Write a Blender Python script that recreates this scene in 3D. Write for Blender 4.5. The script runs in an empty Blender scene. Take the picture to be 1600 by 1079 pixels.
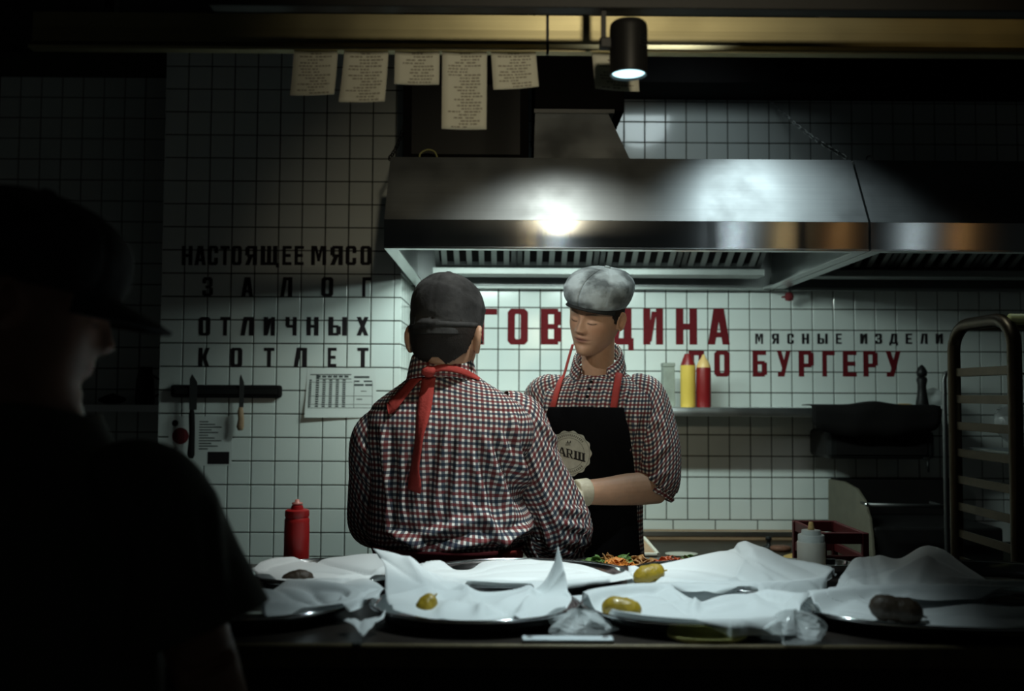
import bpy, math, random
import numpy as np
from mathutils import Vector, Matrix

random.seed(7)
RNG = np.random.default_rng(11)
SC = bpy.context.scene
COL = SC.collection

# ------------------------------------------------------------------ camera
CAM_POS = np.array([0.0, 0.0, 1.42])
FPX = 1500.0
PITCH = math.atan(75.5 / FPX)
YAW = math.atan(10.0 / FPX)
ROLL = math.radians(0.3)
F_ = np.array([math.sin(YAW) * math.cos(PITCH), math.cos(YAW) * math.cos(PITCH), math.sin(PITCH)])
R0 = np.array([math.cos(YAW), -math.sin(YAW), 0.0])
U0 = np.cross(R0, F_)
R_ = R0 * math.cos(ROLL) + U0 * math.sin(ROLL)
U_ = np.cross(R_, F_)
cam = bpy.data.cameras.new('camera')
cam.sensor_width = 36.0
cam.lens = FPX / 1600.0 * 36.0
cam.clip_start = 0.05
cam.dof.use_dof = True
cam.dof.focus_distance = 2.6
cam.dof.aperture_fstop = 2.8
camo = bpy.data.objects.new('camera', cam)
COL.objects.link(camo)
camo.matrix_world = Matrix(((R_[0], U_[0], -F_[0], CAM_POS[0]), (R_[1], U_[1], -F_[1], CAM_POS[1]),
                            (R_[2], U_[2], -F_[2], CAM_POS[2]), (0, 0, 0, 1)))
SC.camera = camo


def at(px, py, Y):
    """the point of the place that lies Y metres into the room behind a pixel of the photograph"""
    d = F_ * FPX + R_ * (px - 800.0) + U_ * (539.5 - py)
    return CAM_POS + d * (Y / d[1])


# ------------------------------------------------------------------ light and exposure
vs = SC.view_settings
vs.view_transform = 'Standard'
vs.look = 'None'
vs.gamma = 1.0
vs.use_curve_mapping = False
vs.exposure = 0.0
world = bpy.data.worlds.new('dim_room')
SC.world = world
world.use_nodes = True
bg = world.node_tree.nodes['Background']
bg.inputs[0].default_value = (0.75, 0.85, 0.80, 1)
bg.inputs[1].default_value = 0.010


def spot(name, loc, aim, watts, angle, color, radius=0.025, blend=0.5):
    l = bpy.data.lights.new(name, 'SPOT')
    l.energy = watts
    l.spot_size = math.radians(angle)
    l.spot_blend = blend
    l.color = color
    l.shadow_soft_size = radius
    o = bpy.data.objects.new(name, l)
    COL.objects.link(o)
    o.location = loc
    o.rotation_euler = (Vector(aim) - Vector(loc)).to_track_quat('-Z', 'Y').to_euler()
    return o


def area(name, loc, aim, watts, sx, sy, color):
    l = bpy.data.lights.new(name, 'AREA')
    l.shape = 'RECTANGLE'
    l.size = sx
    l.size_y = sy
    l.energy = watts
    l.color = color
    o = bpy.data.objects.new(name, l)
    COL.objects.link(o)
    o.location = loc
    o.rotation_euler = (Vector(aim) - Vector(loc)).to_track_quat('-Z', 'Y').to_euler()
    return o


COOL = (0.80, 0.97, 1.0)
GREEN = (0.80, 1.0, 0.93)
WARM = (1.0, 0.72, 0.32)
AMBER = (1.0, 0.50, 0.16)
# track spots above the pass
spot('track_spot', (0.50, 1.80, 2.95), (0.00, 2.30, 1.25), 95, 42, (0.95, 1.0, 0.96), 0.03, 0.7)
spot('track_spot', (-0.72, 1.85, 2.26), (0.25, 2.97, 1.57), 26, 20, (0.98, 1.0, 0.95), 0.03, 0.8)
# ceiling spots between the pass and the hood
spot('ceiling_spot', (0.20, 2.86, 2.98), (0.20, 2.92, 1.0), 36, 72, (0.95, 1.0, 0.93), 0.035, 0.8)
spot('ceiling_spot', (1.03, 2.95, 2.98), (0.95, 3.25, 1.0), 36, 70, COOL, 0.035, 0.9)
spot('wall_washer', (0.78, 3.66, 3.0), (0.82, 4.56, 2.35), 8, 86, COOL, 0.16, 0.8)
# fluorescent tubes inside the extraction hood
area('hood_tube_light', (-0.12, 3.46, 2.06), (-0.10, 4.4, 0.9), 6.8, 0.34, 0.05, GREEN)
area('hood_tube_light', (0.52, 3.46, 2.06), (0.50, 4.4, 0.9), 7.8, 0.50, 0.05, GREEN)
# pendants over the dining side, behind the photographer
spot('pendant_light', (0.42, -1.0, 2.36), (0.24, 1.75, 2.02), 84, 30, (1.0, 0.88, 0.62), 0.08, 1.0)
spot('pendant_light', (2.10, -1.0, 2.80), (0.82, 1.75, 2.08), 3, 7, WARM, 0.05)
for px_, w_, c_ in ((0.40, 3, COOL), (0.23, 1.3, WARM), (1.82, 5, COOL), (2.22, 1.6, WARM), (2.66, 0.9, AMBER), (3.25, 3, COOL), (3.62, 1.0, AMBER)):
    spot('pendant_light', (px_, -1.0, 2.70), (px_ / 2.3, 3.3, 1.98), w_, 4.5, c_, 0.025, 1.0)


# ------------------------------------------------------------------ materials
def new_mat(name):
    m = bpy.data.materials.new(name)
    m.use_nodes = True
    nt = m.node_tree
    for n in list(nt.nodes):
        nt.nodes.remove(n)
    out = nt.nodes.new('ShaderNodeOutputMaterial')
    b = nt.nodes.new('ShaderNodeBsdfPrincipled')
    nt.links.new(b.outputs[0], out.inputs[0])
    return m, nt, b, out


def N(nt, t, **kw):
    n = nt.nodes.new('ShaderNode' + t)
    for k, v in kw.items():
        setattr(n, k, v)
    return n


def simple(name, c, rough=0.5, metal=0.0, var=0.15, scale=12.0, bump=0.0, bscale=60.0, stretch=None, spec=None, coat=0.0, hard=False):
    """one colour broken up by noise, with optional fine relief"""
    m, nt, b, out = new_mat(name)
    tc = N(nt, 'TexCoord')
    vec = tc.outputs['Object']
    if stretch:
        mp = N(nt, 'Mapping')
        mp.inputs['Scale'].default_value = stretch
        nt.links.new(vec, mp.inputs[0])
        vec = mp.outputs[0]
    no = N(nt, 'TexNoise')
    no.inputs['Scale'].default_value = scale
    no.inputs['Detail'].default_value = 4
    nt.links.new(vec, no.inputs['Vector'])
    mx = N(nt, 'Mix', data_type='RGBA')
    mx.inputs[6].default_value = tuple(x * (1 - var) for x in c) + (1,)
    mx.inputs[7].default_value = tuple(min(1, x * (1 + var)) for x in c) + (1,)
    if hard:
        hr = N(nt, 'MapRange')
        hr.inputs['From Min'].default_value = 0.38
        hr.inputs['From Max'].default_value = 0.60
        nt.links.new(no.outputs[0], hr.inputs['Value'])
        nt.links.new(hr.outputs[0], mx.inputs[0])
    else:
        nt.links.new(no.outputs[0], mx.inputs[0])
    nt.links.new(mx.outputs[2], b.inputs['Base Color'])
    b.inputs['Roughness'].default_value = rough
    b.inputs['Metallic'].default_value = metal
    if spec is not None:
        b.inputs['Specular IOR Level'].default_value = spec
    b.inputs['Coat Weight'].default_value = coat
    if bump > 0:
        n2 = N(nt, 'TexNoise')
        n2.inputs['Scale'].default_value = bscale
        n2.inputs['Detail'].default_value = 3
        nt.links.new(vec, n2.inputs['Vector'])
        bp = N(nt, 'Bump')
        bp.inputs['Strength'].default_value = bump
        bp.inputs['Distance'].default_value = 0.004
        nt.links.new(n2.outputs[0], bp.inputs['Height'])
        nt.links.new(bp.outputs[0], b.inputs['Normal'])
    return m


def brushed(name, c, rough=0.3, aniso=0.75, var=0.12, smudge=0.12):
    """steel brushed along X: highlights stretch across the grain"""
    m, nt, b, out = new_mat(name)
    tc = N(nt, 'TexCoord')
    mp = N(nt, 'Mapping')
    mp.inputs['Scale'].default_value = (1.2, 160, 160)
    nt.links.new(tc.outputs['Object'], mp.inputs[0])
    no = N(nt, 'TexNoise')
    no.inputs['Scale'].default_value = 2.0
    nt.links.new(mp.outputs[0], no.inputs['Vector'])
    n2 = N(nt, 'TexNoise')
    n2.inputs['Scale'].default_value = 5.0
    n2.inputs['Detail'].default_value = 6
    nt.links.new(tc.outputs['Object'], n2.inputs['Vector'])
    mx = N(nt, 'Mix', data_type='RGBA')
    mx.inputs[6].default_value = tuple(x * (1 - var) for x in c) + (1,)
    mx.inputs[7].default_value = tuple(min(1, x * (1 + var)) for x in c) + (1,)
    nt.links.new(no.outputs[0], mx.inputs[0])
    nt.links.new(mx.outputs[2], b.inputs['Base Color'])
    mr = N(nt, 'MapRange')
    mr.inputs['From Min'].default_value = 0.3
    mr.inputs['From Max'].default_value = 0.7
    mr.inputs['To Min'].default_value = rough - smudge * 0.5
    mr.inputs['To Max'].default_value = rough + smudge
    nt.links.new(n2.outputs[0], mr.inputs['Value'])
    nt.links.new(mr.outputs[0], b.inputs['Roughness'])
    b.inputs['Metallic'].default_value = 1.0
    b.inputs['Anisotropic'].default_value = aniso
    tg = N(nt, 'CombineXYZ')
    tg.inputs[2].default_value = 1.0
    nt.links.new(tg.outputs[0], b.inputs['Tangent'])
    return m


def gingham(name, period=0.013):
    """white cloth woven with red and navy bands, read from the UVs (in metres)"""
    m, nt, b, out = new_mat(name)
    uv = N(nt, 'UVMap')
    sep = N(nt, 'SeparateXYZ')
    nt.links.new(uv.outputs[0], sep.inputs[0])
    RED = (0.150, 0.013, 0.016, 1)
    NAVY = (0.010, 0.024, 0.050, 1)
    WHITE = (0.80, 0.79, 0.74, 1)
    cols = []
    masks = []
    for ax in (0, 1):
        d = N(nt, 'Math', operation='DIVIDE')
        d.inputs[1].default_value = period
        nt.links.new(sep.outputs[ax], d.inputs[0])
        fr = N(nt, 'Math', operation='FRACT')
        nt.links.new(d.outputs[0], fr.inputs[0])
        # soft-edged band
        mr = N(nt, 'MapRange', interpolation_type='SMOOTHSTEP')
        pp = N(nt, 'Math', operation='PINGPONG')
        pp.inputs[1].default_value = 0.5
        nt.links.new(fr.outputs[0], pp.inputs[0])
        mr.inputs['From Min'].default_value = 0.19
        mr.inputs['From Max'].default_value = 0.26
        nt.links.new(pp.outputs[0], mr.inputs['Value'])
        masks.append(mr)
        h = N(nt, 'Math', operation='DIVIDE')
        h.inputs[1].default_value = period * 2
        nt.links.new(sep.outputs[ax], h.inputs[0])
        f2 = N(nt, 'Math', operation='FRACT')
        nt.links.new(h.outputs[0], f2.inputs[0])
        gt = N(nt, 'Math', operation='GREATER_THAN')
        gt.inputs[1].default_value = 0.5
        nt.links.new(f2.outputs[0], gt.inputs[0])
        mx = N(nt, 'Mix', data_type='RGBA')
        mx.inputs[6].default_value = RED
        mx.inputs[7].default_value = NAVY
        nt.links.new(gt.outputs[0], mx.inputs[0])
        cols.append(mx)
    lay = None
    prev = None
    for k in (0, 1):
        fac = N(nt, 'Math', operation='MULTIPLY')
        fac.inputs[1].default_value = 0.86
        nt.links.new(masks[k].outputs[0], fac.inputs[0])
        mx = N(nt, 'Mix', data_type='RGBA')
        nt.links.new(fac.outputs[0], mx.inputs[0])
        if prev is None:
            mx.inputs[6].default_value = WHITE
        else:
            nt.links.new(prev.outputs[2], mx.inputs[6])
        nt.links.new(cols[k].outputs[2], mx.inputs[7])
        prev = mx
    nt.links.new(prev.outputs[2], b.inputs['Base Color'])
    b.inputs['Roughness'].default_value = 0.85
    b.inputs['Specular IOR Level'].default_value = 0.2
    tc = N(nt, 'TexCoord')
    no = N(nt, 'TexNoise')
    no.inputs['Scale'].default_value = 28
    no.inputs['Detail'].default_value = 3
    nt.links.new(tc.outputs['Object'], no.inputs['Vector'])
    bp = N(nt, 'Bump')
    bp.inputs['Strength'].default_value = 0.35
    bp.inputs['Distance'].default_value = 0.006
    nt.links.new(no.outputs[0], bp.inputs['Height'])
    nt.links.new(bp.outputs[0], b.inputs['Normal'])
    return m


def skin_mat(name):
    m, nt, b, out = new_mat(name)
    at_ = N(nt, 'Attribute', attribute_name='tone')
    tc = N(nt, 'TexCoord')
    no = N(nt, 'TexNoise')
    no.inputs['Scale'].default_value = 45
    no.inputs['Detail'].default_value = 4
    nt.links.new(tc.outputs['Object'], no.inputs['Vector'])
    hs = N(nt, 'Mix', data_type='RGBA', blend_type='MULTIPLY')
    hs.inputs[0].default_value = 1.0
    nt.links.new(at_.outputs['Color'], hs.inputs[6])
    rmp = N(nt, 'MapRange')
    rmp.inputs['To Min'].default_value = 0.86
    rmp.inputs['To Max'].default_value = 1.12
    nt.links.new(no.outputs[0], rmp.inputs['Value'])
    nt.links.new(rmp.outputs[0], hs.inputs[7])
    nt.links.new(hs.outputs[2], b.inputs['Base Color'])
    b.inputs['Roughness'].default_value = 0.48
    b.inputs['Subsurface Weight'].default_value = 0.08
    b.inputs['Subsurface Radius'].default_value = (0.01, 0.004, 0.002)
    b.inputs['Subsurface Scale'].default_value = 0.6
    return m


def paper_mat(name, c, trans=0.3):
    m, nt, b, out = new_mat(name)
    tc = N(nt, 'TexCoord')
    no = N(nt, 'TexNoise')
    no.inputs['Scale'].default_value = 9
    no.inputs['Detail'].default_value = 5
    nt.links.new(tc.outputs['Object'], no.inputs['Vector'])
    mx = N(nt, 'Mix', data_type='RGBA')
    mx.inputs[6].default_value = tuple(x * 0.93 for x in c) + (1,)
    mx.inputs[7].default_value = tuple(c) + (1,)
    nt.links.new(no.outputs[0], mx.inputs[0])
    nt.links.new(mx.outputs[2], b.inputs['Base Color'])
    b.inputs['Roughness'].default_value = 0.55
    b.inputs['Specular IOR Level'].default_value = 0.3
    tr = N(nt, 'BsdfTranslucent')
    nt.links.new(mx.outputs[2], tr.inputs[0])
    ms = N(nt, 'MixShader')
    ms.inputs[0].default_value = trans
    nt.links.new(b.outputs[0], ms.inputs[1])
    nt.links.new(tr.outputs[0], ms.inputs[2])
    nt.links.new(ms.outputs[0], out.inputs[0])
    return m


def plastic_film(name, c=(0.8, 0.85, 0.85)):
    m, nt, b, out = new_mat(name)
    tc = N(nt, 'TexCoord')
    no = N(nt, 'TexNoise')
    no.inputs['Scale'].default_value = 22
    no.inputs['Detail'].default_value = 4
    nt.links.new(tc.outputs['Object'], no.inputs['Vector'])
    bp = N(nt, 'Bump')
    bp.inputs['Strength'].default_value = 0.6
    bp.inputs['Distance'].default_value = 0.01
    nt.links.new(no.outputs[0], bp.inputs['Height'])
    nt.links.new(bp.outputs[0], b.inputs['Normal'])
    b.inputs['Base Color'].default_value = c + (1,)
    b.inputs['Roughness'].default_value = 0.18
    tp = N(nt, 'BsdfTransparent')
    ms = N(nt, 'MixShader')
    ms.inputs[0].default_value = 0.6
    nt.links.new(b.outputs[0], ms.inputs[1])
    nt.links.new(tp.outputs[0], ms.inputs[2])
    nt.links.new(ms.outputs[0], out.inputs[0])
    return m


def emit_mat(name, c, s):
    m, nt, b, out = new_mat(name)
    b.inputs['Base Color'].default_value = (0.8, 0.8, 0.8, 1)
    b.inputs['Emission Color'].default_value = c + (1,)
    b.inputs['Emission Strength'].default_value = s
    return m


MT = dict(
    tile=simple('glazed_white_tile', (0.74, 0.79, 0.765), 0.16, var=0.05, scale=6, bump=0.04, bscale=14, coat=0.3),
    grout=simple('dark_grout', (0.045, 0.048, 0.036), 0.9, var=0.3, scale=40, bump=0.3, bscale=200),
    floor=simple('dark_floor', (0.05, 0.048, 0.045), 0.6, var=0.3),
    ceiling=simple('black_ceiling', (0.012, 0.012, 0.012), 0.95),
    red_paint=simple('red_lettering', (0.13, 0.008, 0.012), 0.8, var=0.25, scale=50, spec=0.2),
    black_paint=simple('black_lettering', (0.016, 0.012, 0.014), 0.8, var=0.25, scale=50, spec=0.2),
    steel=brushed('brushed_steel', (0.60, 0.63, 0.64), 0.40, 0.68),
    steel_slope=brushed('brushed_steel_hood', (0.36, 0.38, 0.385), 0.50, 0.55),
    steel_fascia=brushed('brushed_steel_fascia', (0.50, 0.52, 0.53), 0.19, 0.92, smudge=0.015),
    steel_plain=simple('satin_steel', (0.58, 0.60, 0.60), 0.28, 1.0, var=0.1, scale=8, bump=0.05, bscale=30),
    steel_dull=simple('dull_steel', (0.34, 0.36, 0.35), 0.5, 0.8, var=0.15, bump=0.05, bscale=30),
    steel_dark=simple('dull_dark_steel', (0.16, 0.165, 0.165), 0.45, 0.9, var=0.2, bump=0.06, bscale=40),
    bronze=brushed('warm_tinted_steel', (0.46, 0.41, 0.24), 0.42, 0.6),
    chrome=simple('polished_steel', (0.72, 0.74, 0.75), 0.12, 1.0, var=0.05, bump=0.03, bscale=30),
    rack=simple('worn_rack_steel', (0.055, 0.040, 0.025), 0.40, 1.0, var=0.3, scale=20, bump=0.05, bscale=60),
    black_metal=simple('black_painted_metal', (0.013, 0.013, 0.013), 0.45, 0.0, var=0.2, bump=0.03, spec=0.3),
    black_matt=simple('matt_black', (0.009, 0.008, 0.008), 0.9, var=0.3, spec=0.15),
    griddle_dark=simple('burnt_griddle_steel', (0.050, 0.036, 0.022), 0.5, 0.3, var=0.5, scale=14),
    olive=simple('dull_olive_metal', (0.16, 0.15, 0.11), 0.55, 0.3, var=0.25, scale=16),
    counter=simple('dark_counter_top', (0.022, 0.018, 0.015), 0.3, var=0.35, scale=18, bump=0.1, bscale=40),
    counter_edge=simple('brown_edge_highlight', (0.13, 0.105, 0.06), 0.38, 0.4, var=0.5, scale=26),  # brown colour stands in for the thin highlight along the counter edge
    counter_panel=simple('dark_counter_panel', (0.016, 0.012, 0.010), 0.6, var=0.6, scale=30),
    wood=simple('brown_board', (0.34, 0.22, 0.13), 0.6, var=0.3, scale=18, stretch=(1, 8, 8)),
    gingham=gingham('checked_shirt_cloth'),
    skin=skin_mat('skin'),
    red_tape=simple('red_apron_tape', (0.42, 0.045, 0.035), 0.85, var=0.25, scale=40, bump=0.4, bscale=160),
    maroon=simple('maroon_apron_tape', (0.14, 0.012, 0.016), 0.9, var=0.25, scale=40, bump=0.3, bscale=160),
    apron=simple('black_apron_cloth', (0.006, 0.0065, 0.008), 1.0, var=0.3, scale=20, bump=0.3, bscale=120, spec=0.1),
    trousers=simple('black_trouser_cloth', (0.014, 0.014, 0.016), 0.9, var=0.3),
    shoe=simple('black_shoe_leather', (0.012, 0.012, 0.012), 0.5),
    tee=simple('dark_green_grey_tee', (0.085, 0.090, 0.075), 0.9, var=0.25, scale=10, bump=0.3, bscale=60),
    cap_grey=simple('washed_grey_denim', (0.34, 0.40, 0.42), 0.95, var=0.55, scale=14, hard=True, bump=0.35, bscale=90, spec=0.1),
    cap_dark=simple('charcoal_cap_cloth', (0.026, 0.026, 0.026), 0.9, var=0.6, scale=18, hard=True, bump=0.5, bscale=60),
    cap_brim=simple('dark_cap_edge', (0.03, 0.034, 0.036), 0.85),
    hair=simple('dark_brown_hair', (0.014, 0.010, 0.008), 0.6, var=0.5, scale=60, bump=0.7, bscale=220, stretch=(3, 3, 0.6)),
    glove=simple('pale_latex_glove', (0.62, 0.58, 0.44), 0.45, var=0.15, scale=30, bump=0.4, bscale=90),
    badge=simple('pale_badge_print', (0.70, 0.73, 0.66), 0.85, var=0.35, scale=45),
    badge_ink=simple('badge_ink', (0.03, 0.03, 0.03), 0.85),
    badge_soft=simple('faded_badge_ink', (0.22, 0.23, 0.20), 0.85),
    paper=paper_mat('greaseproof_paper', (0.80, 0.84, 0.84), 0.28),
    receipt=paper_mat('receipt_paper', (0.80, 0.79, 0.67), 0.2),
    ink=simple('faded_print', (0.27, 0.24, 0.18), 0.8),
    ink_dark=simple('dark_print', (0.05, 0.06, 0.06), 0.8),
    sheet=paper_mat('white_notice_paper', (0.76, 0.80, 0.78), 0.1),
    film=plastic_film('clear_plastic_film'),
    sleeve_film=plastic_film('clear_document_sleeve', (0.6, 0.62, 0.6)),
    red_plastic=simple('red_bottle_plastic', (0.34, 0.014, 0.014), 0.38, var=0.08),
    dark_red_plastic=simple('dark_red_bottle_plastic', (0.22, 0.010, 0.012), 0.38, var=0.08),
    yellow_plastic=simple('yellow_bottle_plastic', (0.72, 0.50, 0.09), 0.38, var=0.06),
    cream_plastic=simple('cream_tip_plastic', (0.78, 0.52, 0.20), 0.4, var=0.06),
    white_plastic=simple('white_bottle_plastic', (0.66, 0.63, 0.54), 0.36, var=0.06),
    clear_cap=simple('frosted_cap_plastic', (0.62, 0.66, 0.62), 0.3, var=0.05),
    pink_tip=simple('pink_tip_plastic', (0.62, 0.25, 0.20), 0.4),
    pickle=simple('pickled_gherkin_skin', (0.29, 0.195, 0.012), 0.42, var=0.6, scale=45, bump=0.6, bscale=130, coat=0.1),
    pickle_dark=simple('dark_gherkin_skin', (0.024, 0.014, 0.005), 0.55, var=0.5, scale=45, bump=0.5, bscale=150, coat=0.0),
    leaf=simple('lettuce_leaf', (0.10, 0.22, 0.045), 0.5, var=0.5, scale=40),
    tomato=simple('tomato_flesh', (0.55, 0.11, 0.03), 0.35, var=0.4, scale=60),
    onion=simple('fried_onion', (0.42, 0.22, 0.07), 0.45, var=0.4, scale=60),
    carrot=simple('orange_slice', (0.72, 0.27, 0.05), 0.4, var=0.3, scale=60),
    patty=simple('browned_patty', (0.20, 0.085, 0.05), 0.6, var=0.5, scale=70, bump=0.6, bscale=150),
    bun=simple('bun_crust', (0.52, 0.33, 0.10), 0.5, var=0.3, scale=30),
    edge_glint=simple('pale_edge_glint', (0.62, 0.68, 0.70), 0.4, 0.2, var=0.1),
    lemon=simple('pale_yellow', (0.46, 0.45, 0.17), 0.5, var=0.1),
    grey_green=simple('weathered_grey_green', (0.27, 0.30, 0.26), 0.6, var=0.45, scale=20),
    crate=simple('dark_red_crate', (0.055, 0.002, 0.003), 0.5, var=0.3),
    lamp_face=emit_mat('lamp_lens', (0.55, 0.92, 1.0), 2.2),
    tube=emit_mat('tube_glow', (0.80, 1.0, 0.93), 5.0),
)


# ------------------------------------------------------------------ mesh building
class MB:
    """collects shapes in world metres; build() links them as ONE mesh object"""

    def __init__(s):
        s.v = []
        s.f = []
        s.uv = []
        s.has_uv = False

    def add(s, V, F, UV=None):
        o = len(s.v)
        s.v.extend([tuple(map(float, p)) for p in V])
        s.f.extend([tuple(i + o for i in f) for f in F])
        if UV is not None:
            s.has_uv = True
            s.uv.extend([tuple(map(float, p)) for p in UV])
        else:
            s.uv.extend([(0.0, 0.0)] * len(V))
        return s

    def box(s, lo, hi, rot=None, pivot=None):
        x0, y0, z0 = lo
        x1, y1, z1 = hi
        V = np.array([(x0, y0, z0), (x1, y0, z0), (x1, y1, z0), (x0, y1, z0), (x0, y0, z1), (x1, y0, z1), (x1, y1, z1), (x0, y1, z1)], float)
        if rot is not None:
            p = np.array(pivot if pivot is not None else V.mean(0))
            V = (V - p) @ np.array(rot).T + p
        return s.add(V, [(0, 3, 2, 1), (4, 5, 6, 7), (0, 1, 5, 4), (1, 2, 6, 5), (2, 3, 7, 6), (3, 0, 4, 7)])

    def hexa(s, P):
        """eight corners: bottom ring of four, then top ring of four"""
        return s.add(P, [(0, 3, 2, 1), (4, 5, 6, 7), (0, 1, 5, 4), (1, 2, 6, 5), (2, 3, 7, 6), (3, 0, 4, 7)])

    def grid(s, P, UV=None, flip=False):
        P = np.asarray(P, float)
        r, c = P.shape[:2]
        F = []
        for i in range(r - 1):
            for j in range(c - 1):
                q = (i * c + j, i * c + j + 1, (i + 1) * c + j + 1, (i + 1) * c + j)
                F.append(q[::-1] if flip else q)
        return s.add(P.reshape(-1, 3), F, None if UV is None else np.asarray(UV).reshape(-1, 2))

    def shell(s, P, th, UV=None):
        """a grid given thickness along its own normals, edges closed"""
        P = np.asarray(P, float)
        n = grid_normals(P)
        A = P + n * th * 0.5
        B = P - n * th * 0.5
        r, c = P.shape[:2]
        o = r * c
        V = np.concatenate([A.reshape(-1, 3), B.reshape(-1, 3)])
        F = []
        for i in range(r - 1):
            for j in range(c - 1):
                q = (i * c + j, i * c + j + 1, (i + 1) * c + j + 1, (i + 1) * c + j)
                F.append(q)
                F.append(tuple(o + k for k in q[::-1]))
        edge = [j for j in range(c)] + [i * c + c - 1 for i in range(1, r)] + [(r - 1) * c + j for j in range(c - 2, -1, -1)] + [i * c for i in range(r - 2, 0, -1)]
        for k in range(len(edge)):
            a, b_ = edge[k], edge[(k + 1) % len(edge)]
            F.append((b_, a, o + a, o + b_))
        U = None
        if UV is not None:
            U = np.concatenate([np.asarray(UV).reshape(-1, 2)] * 2)
        return s.add(V, F, U)

    def loft(s, pts, rad, n=16, up=(0, 0, 1), caps=True, e=2.0, uv0=0.0):
        """tube through pts with (rx, ry) or r at each; rx across, ry along the carried up vector"""
        R, cen = loft_rings(pts, rad, n, up, e)
        k = len(R)
        V = R[:, :n].reshape(-1, 3)
        F = []
        for i in range(k - 1):
            for j in range(n):
                F.append((i * n + j, i * n + (j + 1) % n, (i + 1) * n + (j + 1) % n, (i + 1) * n + j))
        if caps:
            F.append(tuple(range(n - 1, -1, -1)))
            F.append(tuple((k - 1) * n + j for j in range(n)))
        return s.add(V, F)

    def cyl(s, a, b_, r0, r1=None, n=16):
        r1 = r0 if r1 is None else r1
        d = np.array(b_, float) - np.array(a, float)
        up = (0, 0, 1) if abs(d[2]) < 0.9 * np.linalg.norm(d) else (0, 1, 0)
        return s.loft([a, b_], [r0, r1], n, up)

    def lathe(s, prof, c, n=24, ax=1.0, ay=1.0, M=None):
        """profile of (r, z) turned about the vertical through c"""
        V = []
        for r, z in prof:
            for j in range(n):
                t = 2 * math.pi * j / n
                V.append((r * ax * math.cos(t), r * ay * math.sin(t), z))
        V = np.array(V)
        if M is not None:
            V = V @ np.array(M).T
        V = V + np.array(c)
        k = len(prof)
        F = []
        for i in range(k - 1):
            for j in range(n):
                F.append((i * n + j, i * n + (j + 1) % n, (i + 1) * n + (j + 1) % n, (i + 1) * n + j))
        F.append(tuple(range(n - 1, -1, -1)))
        F.append(tuple((k - 1) * n + j for j in range(n)))
        return s.add(V, F)

    def poly(s, pts, depth):
        """flat polygon pushed out by the vector depth, closed"""
        P = np.array(pts, float)
        n = len(P)
        V = np.concatenate([P, P + np.array(depth)])
        F = [tuple(range(n - 1, -1, -1)), tuple(range(n, 2 * n))] + [(i, (i + 1) % n, n + (i + 1) % n, n + i) for i in range(n)]
        return s.add(V, F)

    def mesh(s, name, org=(0, 0, 0), smooth=False):
        me = bpy.data.meshes.new(name)
        o = np.array(org, float)
        me.from_pydata([tuple(np.array(p) - o) for p in s.v], [], s.f)
        if s.has_uv:
            l = me.uv_layers.new(name='UVMap')
            idx = np.empty(len(me.loops), np.int32)
            me.loops.foreach_get('vertex_index', idx)
            l.data.foreach_set('uv', np.array(s.uv, np.float32)[idx].ravel())
        if smooth:
            me.polygons.foreach_set('use_smooth', np.ones(len(me.polygons), bool))
        me.update()
        return me

    def build(s, name, m, parent=None, org=(0, 0, 0), smooth=False, bevel=0.0, sub=0, auto=None):
        me = s.mesh(name, org, smooth)
        o = link(name, me, m, parent)
        if parent is None:
            o.location = tuple(org)
        if bevel > 0:
            b = o.modifiers.new('bevel', 'BEVEL')
            b.width = bevel
            b.segments = 2
            b.limit_method = 'ANGLE'
            b.angle_limit = math.radians(40)
        if sub:
            q = o.modifiers.new('sub', 'SUBSURF')
            q.levels = sub
            q.render_levels = sub
        if auto is not None:
            me.set_sharp_from_angle(angle=math.radians(auto))
        return o


def link(name, me, m, parent=None):
    if m is not None and not me.materials:
        me.materials.append(MT[m] if isinstance(m, str) else m)
    o = bpy.data.objects.new(name, me)
    COL.objects.link(o)
    if parent is not None:
        o.parent = parent
    return o


def tag(o, label=None, cat=None, group=None, kind=None):
    if label:
        o['label'] = label
    if cat:
        o['category'] = cat
    if group:
        o['group'] = group
    if kind:
        o['kind'] = kind
    return o


def thing(name, loc, label, cat, group=None):
    o = bpy.data.objects.new(name, None)
    o.empty_display_size = 0.05
    COL.objects.link(o)
    o.location = tuple(map(float, loc))
    return tag(o, label, cat, group)


def unit(v):
    v = np.asarray(v, float)
    return v / max(np.linalg.norm(v), 1e-9)


def grid_normals(P):
    du = np.gradient(P, axis=1)
    dv = np.gradient(P, axis=0)
    n = np.cross(du, dv)
    return n / np.maximum(np.linalg.norm(n, axis=2, keepdims=True), 1e-9)


def catmull(P, n):
    """n points along a smooth curve through P (any number of columns)"""
    P = np.asarray(P, float)
    k = len(P)
    t = np.linspace(0, k - 1, n)
    i = np.minimum(t.astype(int), k - 2)
    u = (t - i)[:, None]
    p1, p2 = P[i], P[i + 1]
    p0 = np.where((i > 0)[:, None], P[np.maximum(i - 1, 0)], 2 * p1 - p2)
    p3 = np.where((i + 2 < k)[:, None], P[np.minimum(i + 2, k - 1)], 2 * p2 - p1)
    return 0.5 * (2 * p1 + (p2 - p0) * u + (2 * p0 - 5 * p1 + 4 * p2 - p3) * u ** 2 + (3 * p1 - p0 - 3 * p2 + p3) * u ** 3)


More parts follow.
